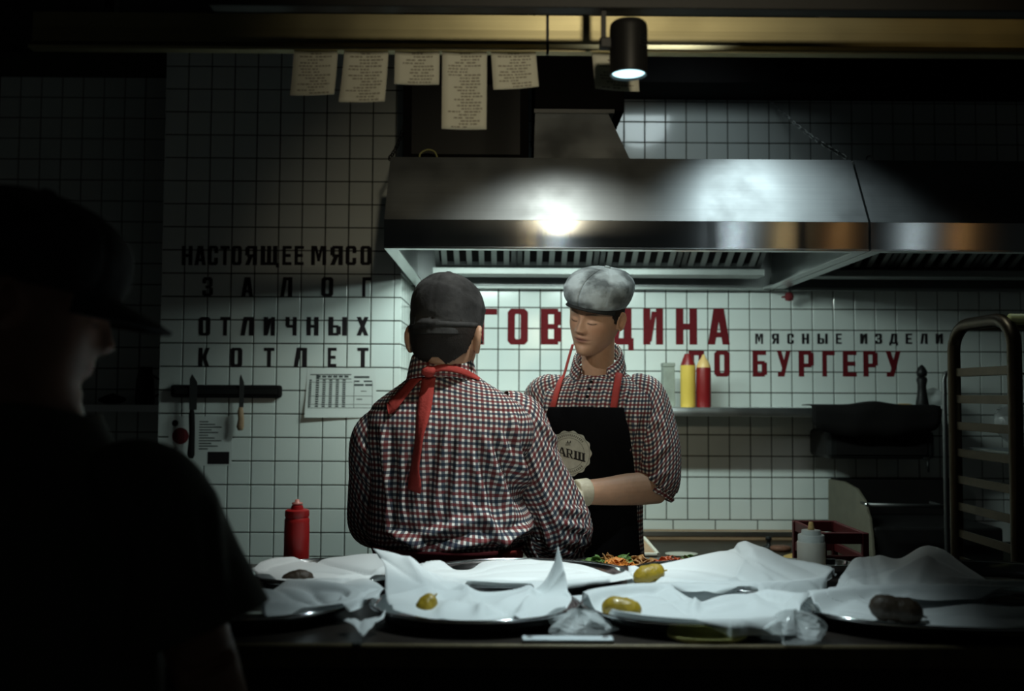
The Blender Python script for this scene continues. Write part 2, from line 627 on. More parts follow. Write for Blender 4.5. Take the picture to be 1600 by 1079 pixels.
def loft_rings(pts, rad, n, up=(0, 0, 1), e=2.0):
    """(k, n+1, 3) rings (seam column repeated) and centres"""
    P = np.asarray(pts, float)
    k = len(P)
    T = np.gradient(P, axis=0) if k > 2 else np.repeat((P[-1] - P[0])[None], k, 0)
    ref = np.array(up, float)
    rings = []
    th = np.linspace(0, 2 * math.pi, n + 1)
    ct, st = np.cos(th), np.sin(th)
    if e != 2.0:
        ct = np.sign(ct) * np.abs(ct) ** (2 / e)
        st = np.sign(st) * np.abs(st) ** (2 / e)
    for i in range(k):
        t = unit(T[i])
        y = unit(ref - t * np.dot(ref, t))
        x = np.cross(y, t)
        ref = y
        r = rad[i]
        rx, ry = (r, r) if np.isscalar(r) else r
        rings.append(P[i] + np.outer(ct * rx, x) + np.outer(st * ry, y))
    return np.array(rings), P


def rotz(a):
    c, s = math.cos(a), math.sin(a)
    return np.array([[c, -s, 0], [s, c, 0], [0, 0, 1]])


def rotx(a):
    c, s = math.cos(a), math.sin(a)
    return np.array([[1, 0, 0], [0, c, -s], [0, s, c]])


def roty(a):
    c, s = math.cos(a), math.sin(a)
    return np.array([[c, 0, s], [0, 1, 0], [-s, 0, c]])


def wave_noise(u, v, scale, seed, octaves=5):
    """cheap smooth noise: a handful of sine waves in random directions"""
    g = np.random.default_rng(seed)
    out = np.zeros_like(u)
    tot = 0
    for k in range(octaves * 3):
        a = g.uniform(0, math.pi)
        f = scale * g.uniform(0.6, 2.4)
        w = 1 / f
        out += w * np.sin(f * (u * math.cos(a) + v * math.sin(a)) + g.uniform(0, 6.28))
        tot += w
    return out / tot


# letters: convex pieces in a unit box, heavy condensed face
def _r(x0, y0, x1, y1):
    return [(x0, y0), (x1, y0), (x1, y1), (x0, y1)]


_O = [(.16, 0), (.84, 0), (1, .1), (1, .9), (.84, 1), (.16, 1), (0, .9), (0, .1)]
_I = [(.40, .15), (.60, .15), (.64, .19), (.64, .81), (.60, .85), (.40, .85), (.36, .81), (.36, .19)]


def _ring(skip=()):
    return [[_O[i], _O[(i + 1) % 8], _I[(i + 1) % 8], _I[i]] for i in range(8) if i not in skip]


S = .36
GLYPH = {
    'О': _ring(),
    'С': _ring((2,)) + [_r(.64, .62, 1, .9), _r(.64, .1, 1, .38)],
    'Н': [_r(0, 0, S, 1), _r(.64, 0, 1, 1), _r(S, .42, .64, .58)],
    'А': [[(0, 0), (.33, 0), (.60, 1), (.26, 1)], [(.67, 0), (1, 0), (.74, 1), (.40, 1)], _r(.25, .2, .75, .34)],
    'Т': [_r(0, .83, 1, 1), _r(.32, 0, .68, .83)],
    'Я': [_r(.64, 0, 1, 1), _r(.15, .85, .64, 1), _r(0, .5, .36, .93), _r(.15, .42, .64, .56), [(0, 0), (.36, 0), (.64, .46), (.28, .46)]],
    'Щ': [_r(0, 0, .26, 1), _r(.36, 0, .6, 1), _r(.7, 0, .95, 1), _r(0, 0, .95, .15), _r(.88, -.12, 1.06, .12)],
    'Ш': [_r(0, 0, .24, 1), _r(.38, 0, .62, 1), _r(.76, 0, 1, 1), _r(0, 0, 1, .15)],
    'Е': [_r(0, 0, S, 1), _r(S, 0, 1, .16), _r(S, .42, .9, .58), _r(S, .84, 1, 1)],
    'М': [_r(0, 0, .25, 1), _r(.75, 0, 1, 1), [(.2, 1), (.38, 1), (.6, .2), (.42, .2)], [(.62, 1), (.8, 1), (.58, .2), (.4, .2)]],
    'З': [_r(.1, .84, .85, 1), _r(.3, .43, .85, .57), _r(.1, 0, .85, .16), _r(.64, .08, 1, .46), _r(.62, .54, .96, .92), _r(0, .08, .36, .32), _r(0, .68, .36, .92)],
    'Л': [_r(.64, 0, 1, 1), _r(.25, .84, .64, 1), [(0, 0), (.32, 0), (.56, 1), (.22, 1)]],
    'Г': [_r(0, 0, S, 1), _r(S, .83, 1, 1)],
    'И': [_r(0, 0, S, 1), _r(.64, 0, 1, 1), [(.32, .08), (.42, .08), (.68, .92), (.58, .92)], [(.32, .08), (.58, .92), (.42, .92), (.32, .5)]],
    'Ч': [_r(0, .5, S, 1), _r(.64, 0, 1, 1), _r(.1, .42, .64, .58)],
    'Ы': [_r(0, 0, .27, 1), _r(.27, .42, .56, .56), _r(.27, 0, .56, .15), _r(.44, .06, .68, .5), _r(.76, 0, 1, 1)],
    'Х': [[(0, 0), (.36, 0), (1, 1), (.64, 1)], [(.64, 0), (1, 0), (.36, 1), (0, 1)]],
    'К': [_r(0, 0, S, 1), [(.3, .45), (.64, .45), (1, 1), (.64, 1)], [(.64, 0), (1, 0), (.64, .55), (.3, .55)]],
    'В': [_r(0, 0, S, 1), _r(S, .84, .85, 1), _r(S, .43, .85, .57), _r(S, 0, .85, .16), _r(.64, .54, .97, .92), _r(.64, .08, 1, .47)],
    'Д': [_r(-.06, 0, 1.06, .18), _r(-.06, -.16, .2, .05), _r(.8, -.16, 1.06, .05), _r(.62, .18, .96, 1), _r(.3, .84, .62, 1), [(.05, .18), (.36, .18), (.56, 1), (.24, 1)]],
    'П': [_r(0, 0, S, 1), _r(.64, 0, 1, 1), _r(S, .83, .64, 1)],
    'Б': [_r(0, 0, S, 1), _r(S, .84, .95, 1), _r(S, .47, .85, .61), _r(S, 0, .85, .16), _r(.64, .07, 1, .55)],
    'У': [[(.22, 0), (.54, 0), (1, 1), (.68, 1)], [(0, 1), (.33, 1), (.66, .36), (.40, .28)], _r(.06, 0, .42, .16)],
    'Р': [_r(0, 0, S, 1), _r(S, .85, .85, 1), _r(S, .36, .85, .51), _r(.64, .43, 1, .93)],
    # thin slab-serif face of the apron badge
    'f': [_r(.1, 0, .35, 1), _r(.35, .9, 1, 1), _r(.35, .46, .8, .56), _r(0, 0, .5, .08), _r(.92, .75, 1, 1), _r(0, .92, .4, 1)],
    'a': [[(.05, 0), (.18, 0), (.54, 1), (.42, 1)], [(.68, 0), (.94, 0), (.60, 1), (.42, 1)], _r(.25, .28, .75, .37), _r(-.05, 0, .3, .08), _r(.6, 0, 1.05, .08)],
    'r': [_r(.1, 0, .35, 1), _r(.3, .9, .8, 1), _r(.3, .45, .8, .54), _r(.68, .5, .92, .95), [(.72, 0), (.98, 0), (.66, .5), (.44, .5)], _r(0, 0, .5, .08), _r(0, .92, .4, 1), _r(.72, 0, 1.05, .08)],
    'w': [_r(.06, 0, .26, 1), _r(.40, 0, .60, 1), _r(.74, 0, .94, 1), _r(0, 0, 1, .17), _r(0, .92, .32, 1), _r(.34, .92, .66, 1), _r(.68, .92, 1, 1)],
}


# ------------------------------------------------------------------ the room
YB = 4.56      # front of the tiles on the back wall
YP = 4.10      # front of the tiles on the wall that stands forward at the left
T = 0.1

fl = MB().box((-4, -2.5, -0.1), (4, 4.75, 0)).build('floor', 'floor', org=(0, 0, 0))
tag(fl, kind='structure')
ce = MB().box((-4, -2.5, 3.05), (4, 4.75, 3.15)).build('ceiling', 'ceiling')
tag(ce, kind='structure')
wb = MB().box((-4, YB + 0.006, 0), (4, YB + 0.16, 3.05)).build('wall_back', 'grout')
tag(wb, kind='structure')
XP1 = at(626, 560, YP)[0]
XP0 = at(250, 560, YP)[0]
wl = MB().box((XP0, YP + 0.006, 0), (XP1 - 0.006, YB + 0.004, 3.05)).build('wall_left', 'grout')
tag(wl, kind='structure')


def tile_mesh(w, h, name):
    """a cushion-edged tile facing -Y, origin at its centre on the front plane"""
    g = 0.0026
    a, b = w / 2 - g, h / 2 - g
    i = 0.0016
    V = [(-a, 0.008, -b), (a, 0.008, -b), (a, 0.008, b), (-a, 0.008, b),
         (-a, 0.0012, -b), (a, 0.0012, -b), (a, 0.0012, b), (-a, 0.0012, b),
         (-a + i, 0, -b + i), (a - i, 0, -b + i), (a - i, 0, b - i), (-a + i, 0, b - i)]
    F = []
    for k in range(4):
        n = (k + 1) % 4
        F.append((k, n, 4 + n, 4 + k))
        F.append((4 + k, 4 + n, 8 + n, 8 + k))
    F.append((8, 9, 10, 11))
    return V, F


TV, TF = tile_mesh(T, T, 'tile')
tm = bpy.data.meshes.new('tile')
tm.from_pydata(TV, [], TF)
tm.materials.append(MT['tile'])
WV, WF = tile_mesh(2 * T, T, 'wide')
wm = bpy.data.meshes.new('tile')
wm.from_pydata(WV, [], WF)
wm.materials.append(MT['tile'])


def tile_at(me, parent, x, y, z):
    o = bpy.data.objects.new('tile', me)
    COL.objects.link(o)
    o.parent = parent
    o.location = (x, y, z)
    o.rotation_euler = (RNG.normal(0, 0.0035), 0, RNG.normal(0, 0.0035))


# back wall: grid lines taken from the joints in the photograph
xl = at(1171.5, 500, YB)[0]
zl = at(1150, 547.5, YB)[2]
ztop = 2.95
cells = []
rest = MB()
zw = zl - 8 * T          # the joint above the bottom course of wide tiles
for i in range(-36, 22):
    for j in range(-8, 15):
        x, z = xl + (i + 0.5) * T, zl + (j + 0.5) * T
        if z > ztop - 0.03 or x > 2.7 or x < -2.8:
            continue
        if XP0 - 0.01 < x < XP1 - 0.06:
            continue
        hidden = 1.96 < z < 2.5 and -0.4 < x < 2.6
        if hidden:
            continue
        score = abs(x - 0.55) + (0.9 if z > 1.96 else 0) + 0.3 * abs(z - 1.4) + (5 if x < -0.5 else 0)
        cells.append((score, x, z))
cells.sort()
for k, (s_, x, z) in enumerate(cells):
    if k < 284:
        tile_at(tm, wb, x, YB, z)
    else:
        rest.add(np.array(TV) + (x, YB, z), TF)
wx = at(1118, 820, YB)[0]
for i in range(-8, 8):
    x = wx + (i + 0.5) * 2 * T
    if -0.35 < x < 2.3:
        tile_at(wm, wb, x, YB, zw - T / 2)
tag(rest.build('tile_field', 'tile', wb), kind='stuff')

# the wall standing forward: ten whole columns and a sliver at its corner
xl2 = at(615, 570, YP)[0]
zl2 = at(431, 573, YP)[2]
restp = MB()
for i in range(-10, 1):
    for j in range(-9, 14):
        x, z = xl2 + (i + 0.5) * T, zl2 + (j + 0.5) * T
        if i == 0:
            w = XP1 - xl2
            V = np.array(TV)
            V[:, 0] *= w / T
            restp.add(V + (xl2 + w / 2, YP, z), TF)
            continue
        tile_at(tm, wl, x, YP, z)
for j in range(-9, 14):           # the return face towards the back wall
    z = zl2 + (j + 0.5) * T
    for k in range(5):
        y0 = YP + k * T
        w = min(T, YB - y0)
        V = np.array(TV)
        V[:, 0] *= w / T
        V = V @ rotz(math.pi / 2).T
        restp.add(V + (XP1, y0 + w / 2, z), TF)
tag(restp.build('tile_strip', 'tile', wl), kind='stuff')

bl = MB().box((0.47, 4.30, 2.84), (3.6, YB + 0.004, 3.05)).build('trim_1', 'black_matt')
tag(bl, kind='structure')


# ------------------------------------------------------------------ painted lettering on the tiles
def lettering(label, items, y0, y1, Y, m, group):
    """items: (letter, left px, right px) read off the photograph; each letter is its own flat piece on the tiles"""
    p = at(items[0][1], y1, Y)
    t = thing('wall_lettering', (p[0], Y, p[2]), label, 'lettering', group)
    for ch, xa, xb in items:
        a = at(xa, y1, Y)
        b_ = at(xb, y0, Y)
        mb = MB()
        for k, pl in enumerate(GLYPH[ch]):
            mb.poly([(a[0] + (b_[0] - a[0]) * u, Y - 0.0012 - 0.00012 * k, a[2] + (b_[2] - a[2]) * v) for u, v in pl], (0, 0.001, 0))
        mb.build('letter', m, t, (p[0], Y, p[2]))
    return t


G1 = 'red lettering on the back wall'
lettering('large red painted word ГОВЯДИНА on white tiles under the hood',
          [('Г', 745, 777), ('О', 793, 825), ('В', 845, 877), ('Я', 895, 927), ('Д', 955, 988), ('И', 1005, 1036), ('Н', 1056, 1089), ('А', 1106, 1140)],
          482, 538, YB, 'red_paint', G1)
lettering('red painted words ПО БУРГЕРУ on white tiles above the shelf',
          [('П', 1076, 1100), ('О', 1116, 1140), ('Б', 1176, 1198), ('У', 1214, 1235), ('Р', 1248, 1271), ('Г', 1285, 1304), ('Е', 1317, 1338), ('Р', 1349, 1371), ('У', 1384, 1407)],
          548, 588, YB, 'red_paint', G1)
lettering('small black painted words МЯСНЫЕ ИЗДЕЛИЯ above the red ПО БУРГЕРУ',
          [('М', 1180, 1192), ('Я', 1206, 1217), ('С', 1230, 1240), ('Н', 1253, 1264), ('Ы', 1277, 1293), ('Е', 1306, 1315), ('И', 1344, 1355), ('З', 1367, 1378), ('Д', 1390, 1402), ('Е', 1415, 1425), ('Л', 1438, 1449), ('И', 1462, 1473), ('Я', 1486, 1497)],
          521, 537, YB, 'black_paint', G1)
G2 = 'black lettering on the left wall'
lettering('black painted words НАСТОЯЩЕЕ МЯСО, the topmost line beside the hood',
          [('Н', 284, 301), ('А', 304, 322), ('С', 325, 341), ('Т', 344, 359), ('О', 362, 378), ('Я', 383, 402), ('Щ', 407, 435), ('Е', 441, 456), ('Е', 460, 475), ('М', 486, 510), ('Я', 516, 536), ('С', 540, 557), ('О', 563, 580)],
          384, 414, YP, 'black_paint', G2)
lettering('black painted word ЗАЛОГ spaced wide below НАСТОЯЩЕЕ МЯСО',
          [('З', 316, 333), ('А', 377, 396), ('Л', 438, 457), ('О', 502, 521), ('Г', 566, 580)], 433, 463, YP, 'black_paint', G2)
lettering('black painted word ОТЛИЧНЫХ below the word ЗАЛОГ',
          [('О', 311, 329), ('Т', 344, 360), ('Л', 376, 397), ('И', 412, 430), ('Ч', 446, 464), ('Н', 479, 498), ('Ы', 513, 542), ('Х', 557, 576)], 495, 524, YP, 'black_paint', G2)
lettering('black painted word КОТЛЕТ above the knife strip and notice',
          [('К', 310, 328), ('О', 360, 379), ('Т', 412, 429), ('Л', 459, 480), ('Е', 512, 526), ('Т', 558, 576)], 543, 573, YP, 'black_paint', G2)

# ------------------------------------------------------------------ extraction hoods
YF = 3.30
YT = 3.455
X0 = at(600, 386, YF)[0]
X1 = at(1357, 388, YF)[0]
ZB = at(970, 387, YF)[2]
ZF = at(970, 345, YF)[2]
ZT = at(970, 248, YT)[2]
YR = 4.50


def hood(x0, x1, label, filters):
    org = (0.5 * (x0 + x1), YF, ZB)
    h = thing('extraction_hood', org, label, 'hood')
    W = 0.004
    nx = 24
    xs = np.linspace(x0, x1, nx)
    P = np.array([[(x, YF + (YT - YF) * t, ZF + (ZT - ZF) * t) for x in xs] for t in np.linspace(0, 1, 6)])
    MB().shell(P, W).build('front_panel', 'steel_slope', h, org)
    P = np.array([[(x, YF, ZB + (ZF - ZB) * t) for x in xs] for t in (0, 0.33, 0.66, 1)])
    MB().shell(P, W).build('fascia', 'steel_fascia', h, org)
    for x in (x0, x1 - 0.006):
        MB().poly([(x, YF, ZB), (x, YR, ZB), (x, YR, ZT), (x, YT, ZT), (x, YF, ZF)], (0.006, 0, 0)).build('side_panel', 'steel_plain', h, org)
    MB().box((x0 + 0.006, YT, ZT - 0.006), (x1 - 0.006, YR, ZT)).build('top_panel', 'steel_dark', h, org)
    m = MB().box((x0, YF - 0.003, ZB - 0.007), (x1, YF + 0.035, ZB))
    for x in (x0, x1 - 0.045):
        m.box((x, YF + 0.035, ZB - 0.007), (x + 0.045, YR, ZB))
    m.build('rim', 'steel_plain', h, org, bevel=0.001)
    MB().box((x0 + 0.006, YR, ZB - 0.012), (x1 - 0.006, YR + 0.03, ZB + 0.03)).build('rear_flange', 'steel_dull', h, org, bevel=0.002)
    MB().box((x0 + 0.09, 4.30, ZB + 0.030), (x1 - 0.09, 4.41, ZB + 0.062)).build('gutter', 'steel_dull', h, org, bevel=0.004)
    MB().box((x0 + 0.006, YR - 0.008, ZB), (x1 - 0.006, YR, ZT - 0.006)).build('back_panel', 'steel_dark', h, org)
    a, b_ = x0 + 0.10, x1 - 0.10
    w = (b_ - a) / filters
    lo = np.array([0, 4.33, ZB + 0.064])
    hi = np.array([0, 3.88, ZB + 0.300])
    d = hi - lo
    n = unit(np.cross((1, 0, 0), d))
    for k in range(filters):
        xa, xb = a + k * w + 0.004, a + (k + 1) * w - 0.004
        f = MB()
        for x in (xa, xb - 0.02):
            f.hexa([lo + (x, 0, 0), lo + (x + 0.02, 0, 0), lo + (x + 0.02, 0, 0) - n * 0.02, lo + (x, 0, 0) - n * 0.02,
                    hi + (x, 0, 0), hi + (x + 0.02, 0, 0), hi + (x + 0.02, 0, 0) - n * 0.02, hi + (x, 0, 0) - n * 0.02])
        for e_ in (lo, hi - unit(d) * .02):
            g_ = e_ + unit(d) * .02
            f.hexa([e_ + (xa, 0, 0), e_ + (xb, 0, 0), e_ + (xb, 0, 0) - n * .02, e_ + (xa, 0, 0) - n * .02, g_ + (xa, 0, 0), g_ + (xb, 0, 0), g_ + (xb, 0, 0) - n * .02, g_ + (xa, 0, 0) - n * .02])
        fo = f.build('grease_filter', 'steel_dark', h, org)
        nb = 6
        f2 = MB().hexa([lo + (xa, 0, 0) - n * .021, lo + (xb, 0, 0) - n * .021, lo + (xb, 0, 0) - n * .026, lo + (xa, 0, 0) - n * .026, hi + (xa, 0, 0) - n * .021, hi + (xb, 0, 0) - n * .021, hi + (xb, 0, 0) - n * .026, hi + (xa, 0, 0) - n * .026])
        f2.build('gap_shade_sheet', 'black_matt', fo, org)  # black sheet added to put shade into the gaps between baffles
        for j in range(nb):
            x = xa + 0.03 + (xb - xa - 0.06 - 0.024) * j / (nb - 1)
            q = MB()
            q.hexa([lo + (x, 0, 0), lo + (x + 0.024, 0, 0), lo + (x + 0.02, 0, 0) - n * 0.018, lo + (x + 0.004, 0, 0) - n * 0.018,
                    hi + (x, 0, 0), hi + (x + 0.024, 0, 0), hi + (x + 0.02, 0, 0) - n * 0.018, hi + (x + 0.004, 0, 0) - n * 0.018])
            q.build('baffle', 'steel_dull', fo, org)
    return h, org


hd, ho = hood(X0, X1, 'long brushed steel extraction hood over the lit wall and red lettering', 4)
MB().box((-0.30, 3.56, ZB + 0.13), (0.06, 3.62, ZB + 0.17)).build('light_tube', 'tube', hd, ho, bevel=0.01)
MB().box((0.26, 3.56, ZB + 0.13), (0.78, 3.62, ZB + 0.17)).build('light_tube', 'tube', hd, ho, bevel=0.01)
hood(X1 + 0.008, X1 + 1.35, 'dark unlit steel extraction hood joined to the end of the long one', 3)

# fan box and duct standing on the hood
t = thing('fan_housing', (-0.15, 3.95, ZT), 'matt black fan housing on the left half of the hood', 'ventilation')
o_ = (-0.15, 3.95, ZT)
xa, xb = at(630, 200, 3.62)[0], at(826, 200, 3.62)[0]
MB().box((xa, 3.62, ZT + .002), (xb, 4.35, 3.05)).build('casing', 'black_matt', t, o_, bevel=0.006)
MB().box((xa + 0.03, 3.612, ZT + 0.05), (xb - 0.03, 3.62, 2.6)).build('access_panel', 'black_metal', t, o_, bevel=0.003)
MB().loft(catmull([at(655, 249, 3.55), at(657, 240, 3.55), at(664, 235, 3.55), at(672, 234, 3.55), at(680, 238, 3.55), at(684, 249, 3.55)], 24), [0.0035] * 24, 8).build('cable_loop', 'lemon', t, o_, smooth=True)
t = thing('duct', (0.3, 3.9, ZT), 'dark square duct with a flared steel base on the hood', 'ventilation')
o_ = (0.3, 3.9, ZT)
pa, pb = at(836, 178, 3.62), at(951, 178, 3.62)
qa, qb = at(834, 248, 3.5), at(986, 248, 3.5)
MB().hexa([(qa[0], 3.5, ZT + .001), (qb[0], 3.5, ZT + .001), (qb[0], 4.2, ZT + .001), (qa[0], 4.2, ZT + .001),
           (pa[0], 3.62, pa[2]), (pb[0], 3.62, pa[2]), (pb[0], 4.1, pa[2]), (pa[0], 4.1, pa[2])]).build('flared_base', 'steel', t, o_)
MB().box((pa[0] - .004, 3.60, pa[2]), (pb[0] + .02, 4.12, pa[2] + 0.014)).build('flange', 'steel_dark', t, o_)
MB().box((pa[0], 3.62, pa[2] + 0.014), (at(975, 140, 3.62)[0], 4.1, 3.05)).build('shaft', 'black_matt', t, o_)

# chains that hold the hood
def chain(p0, p1, label, n=26, m='steel_plain', r=0.006):
    a, b_ = np.array(p0), np.array(p1)
    d = b_ - a
    L = np.linalg.norm(d) / n
    mb = MB()
    for k in range(n):
        c = a + d * (k + 0.5) / n
        c = c - np.array([0, 0, 0.02 * math.sin(math.pi * (k + 0.5) / n)])
        dd = unit(d)
        s1 = unit(np.cross(dd, (0, 0, 1)))
        if k % 2:
            s1 = np.cross(dd, s1)
        ring = [c + dd * math.cos(q) * L * 0.68 + s1 * math.sin(q) * r * 1.2 for q in np.linspace(0, 2 * math.pi, 13)]
        mb.loft(ring, [r * 0.32] * 13, 6, up=np.cross(dd, s1), caps=False)
    o = mb.build('hanging_chain', m, None, tuple(a))
    return tag(o, label, 'chain', 'chains holding the hoods')


chain(at(1203, 157, YB - 0.02), at(1322, 246, 3.60), 'steel chain running from the wall down to the hood corner')
chain(at(634, 188, 3.61), at(608, 248, 3.50), 'short dark chain at the hood corner beside the fan housing', 12, 'black_metal')
b_ = at(1359, 247, 3.5)
t = thing('shackle', (b_[0], b_[1], ZT), 'small steel shackle on top of the hood beside the chain', 'shackle')
MB().loft([(b_[0] + 0.012 * math.cos(q), 3.5, ZT + 0.014 + 0.014 * math.sin(q)) for q in np.linspace(0, 2 * math.pi, 15)], [0.003] * 15, 8, caps=False, up=(0, 1, 0)).build('bow', 'chrome', t, (b_[0], b_[1], ZT), smooth=True)
MB().box((b_[0] - 0.02, 3.49, ZT), (b_[0] + 0.02, 3.51, ZT + 0.004)).build('plate', 'steel_plain', t, (b_[0], b_[1], ZT))

# a dark red knob hanging under the seam of the hoods
k_ = at(1233, 463, 4.46)
t = thing('gas_tap', tuple(k_), 'small dark red tap under the hood, above the lettering', 'tap')
MB().lathe([(0.0, -0.022), (0.018, -0.018), (0.022, 0.0), (0.016, 0.016), (0.006, 0.02)], k_, 12).build('knob', 'maroon', t, tuple(k_), smooth=True)
MB().cyl(k_ + (0, 0, 0.015), (k_[0], k_[1], ZB - 0.006), 0.006, n=8).build('stem', 'steel_dark', t, tuple(k_))
MB().cyl(k_, k_ + (-0.035, 0, -0.004), 0.007, 0.004, n=8).build('lever', 'maroon', t, tuple(k_))

# ------------------------------------------------------------------ ticket rail over the pass
YL = 1.75
zb_, zm_, zt_ = at(800, 80, YL)[2], at(800, 66, YL)[2], at(800, 21, YL)[2]
rl = thing('ticket_rail', (0.0, YL, zb_), 'long steel ticket rail hung above the pass, brassy at its far end', 'rail')
o_ = (0.0, YL, zb_)
SECT = [(at(46, 60, YL)[0], at(853.5, 60, YL)[0]), (at(858, 60, YL)[0], at(1760, 60, YL)[0])]
for k, (xa, xb) in enumerate(SECT):
    xs = np.linspace(xa, xb, 12)
    prof = [(YL + 0.03, zt_), (YL + 0.012, zt_), (YL + 0.012, (zt_ + zm_) / 2), (YL + 0.010, zm_), (YL - 0.004, zb_ + 0.003), (YL - 0.004, zb_), (YL + 0.018, zb_)]
    P = np.array([[(x, y, z) for x in xs] for y, z in prof])
    MB().shell(P, 0.0025).build('rail_panel', 'bronze', rl, o_)
MB().box((SECT[0][1], YL + 0.014, zb_), (SECT[1][0], YL + 0.02, zt_)).build('joint_strip', 'black_metal', rl, o_)
MB().box((SECT[0][0], YL + 0.03, zb_ + 0.01), (SECT[1][1], YL + 0.05, zt_)).build('backing_bar', 'black_metal', rl, o_)
for x in (-0.75, 0.6, 1.1):
    MB().box((x - 0.01, YL + 0.03, zt_), (x + 0.01, YL + 0.05, 3.05)).build('hanger', 'black_metal', rl, o_)

# order receipts tucked under the rail
REC = [(459, 528, 453, 149, 522, 147, 'first order receipt from the left end of the rail, dim, curling'),
       (538, 607, 529, 159, 601, 158, 'second order receipt from the left end, curling towards its lower corner'),
       (617, 687, 616, 131, 686, 132, 'short square order receipt beside the longest receipt'),
       (691, 761, 690, 201, 760, 202, 'longest order receipt on the ticket rail'),
       (767, 837, 771, 140, 842, 135, 'order receipt with a slanted lower edge beside the longest receipt'),
       (925, 997, 930, 138, 999, 143, 'order receipt hanging partly behind the black spotlight')]
for k, (xa, xb, xc, yc, xd, yd, lab) in enumerate(REC):
    rows = max(6, int((yc - 80) / 8))
    curl = (0.012, 0.016, 0.004, 0.006, 0.012, 0.014)[k]
    P = []
    for i in range(rows + 1):
        t_ = i / rows
        row = []
        for j in range(7):
            u = j / 6
            top = at(xa + (xb - xa) * u, 79, YL + 0.003)
            bot = at(xc + (xd - xc) * u, yc + (yd - yc) * u, YL + 0.003 - curl)
            p = top + (bot - top) * t_
            p[1] += 0.004 * math.sin(3.1 * u) - curl * (t_ * t_ - t_)
            row.append(p)
        P.append(row)
    P = np.array(P)
    o0 = tuple(P[0, 3])
    rc = thing('order_receipt', o0, lab, 'receipt', 'order receipts on the ticket rail')
    MB().shell(P, 0.0003).build('paper_slip', 'receipt', rc, o0, smooth=True)
    nrm = grid_normals(P)
    pr = MB()
    g = np.random.default_rng(40 + k)

    def on(u, v):
        a = v * rows
        i = min(int(a), rows - 1)
        f = a - i
        b = u * 6
        j = min(int(b), 5)
        h_ = b - j
        A = P[i, j] * (1 - h_) + P[i, j + 1] * h_
        B = P[i + 1, j] * (1 - h_) + P[i + 1, j + 1] * h_
        return A * (1 - f) + B * f + np.array([0, -0.0008, 0])
    H = (yc - 80) / 1500 * YL
    nl = int(H / 0.0055)
    for i in range(nl):
        v0 = (i + 0.6) / (nl + 0.6)
        v1 = v0 + 0.42 / (nl + 0.6)
        if i in (0,):
            segs = [(0.38, 0.62)]
        elif i % 3 == 1:
            segs = [(0.14, 0.45), (0.5, 0.86)] if g.random() < .5 else [(0.42, 0.88)]
        else:
            a = g.uniform(0.10, 0.45)
            segs = [(a, a + 0.22), (a + 0.26, min(0.9, a + 0.26 + g.uniform(0.1, 0.3)))]
        for a, b in segs:
            u = a
            while u < b - 0.02:
                w = min(g.uniform(0.03, 0.10), b - u)
                q = [on(u, v0), on(u + w, v0), on(u + w, v1), on(u, v1)]
                pr.add(q, [(3, 2, 1, 0)])
                u += w + 0.02
    tag(pr.build('print', 'ink', rc, o0), kind='stuff')

# ------------------------------------------------------------------ lighting track and its spotlight
zt = at(1000, 15, 1.6)[2]
s_stem = at(943, 15, 1.6)[0]
tr = thing('lighting_track', (0.3, 1.6, zt), 'black lighting track running along above the ticket rail', 'track')
MB().box((at(330, 15, 1.6)[0], 1.585, zt - 0.004), (at(1750, 15, 1.6)[0], 1.615, zt + 0.022)).build('channel', 'black_metal', tr, (0.3, 1.6, zt), bevel=0.002)
for x in (-0.6, s_stem, 1.5):
    MB().box((x - 0.008, 1.592, zt + 0.022), (x + 0.008, 1.608, 3.05)).build('drop_rod', 'black_metal', tr, (0.3, 1.6, zt))
c0, c1 = at(982, 36, 1.6), at(983, 116, 1.6)
r_ = 30 / 1500 * 1.6
lp = thing('spotlight', tuple(c0), 'black can spotlight on the track, lens glowing pale blue', 'spotlight')
o_ = tuple(c0)
ax = unit(c1 - c0)
M_ = np.array([(1, 0, 0), (0, 1, 0), (0, 0, 1)])
zc = c1[2]
hh = c0[2] - c1[2]
MB().lathe([(0.0, hh), (r_ * 0.86, hh), (r_ * 0.97, hh - 0.004), (r_, hh - 0.012), (r_, 0.0), (r_ * 0.92, -0.002), (r_ * 0.90, 0.010), (0.0, 0.010)][::-1], (c0[0], 1.6, zc), 40).build('can', 'black_metal', lp, o_, smooth=True, auto=35)
MB().lathe([(0.0, 0.0), (r_ * 0.86, 0.0), (r_ * 0.86, 0.005), (0.0, 0.006)], (c0[0], 1.6, zc + 0.0025), 32).build('lens', 'lamp_face', lp, o_)
for k in range(4):
    z = at(998, 62 + 5 * k, 1.6)[2]
    for q0 in (-0.75,):
        mb = MB()
        ar = [(c0[0] + (r_ + .0004) * math.cos(a), 1.6 + (r_ + .0004) * math.sin(a), z) for a in np.linspace(-1.05, -0.62, 7)]
        mb.loft(ar, [(0.0012, 0.0010)] * 7, 6)
        mb.build('vent_slot', 'steel_plain', lp, o_)
s0, s1 = at(943, 15, 1.6), at(943, 66, 1.6)
MB().box((s0[0] - 0.004, 1.594, s1[2]), (s0[0] + 0.004, 1.606, zt - 0.004)).build('stem', 'black_metal', lp, o_)
MB().box((s0[0] - 0.007, 1.592, at(0, 70, 1.6)[2]), (c0[0] - r_ + 0.004, 1.608, at(0, 52, 1.6)[2])).build('knuckle', 'black_metal', lp, o_, bevel=0.003)
spot('spotlight_beam', (c0[0], 1.6, zc - 0.006), (c0[0] - 0.03, 1.78, 1.0), 36, 76, COOL, 0.02, 0.9)


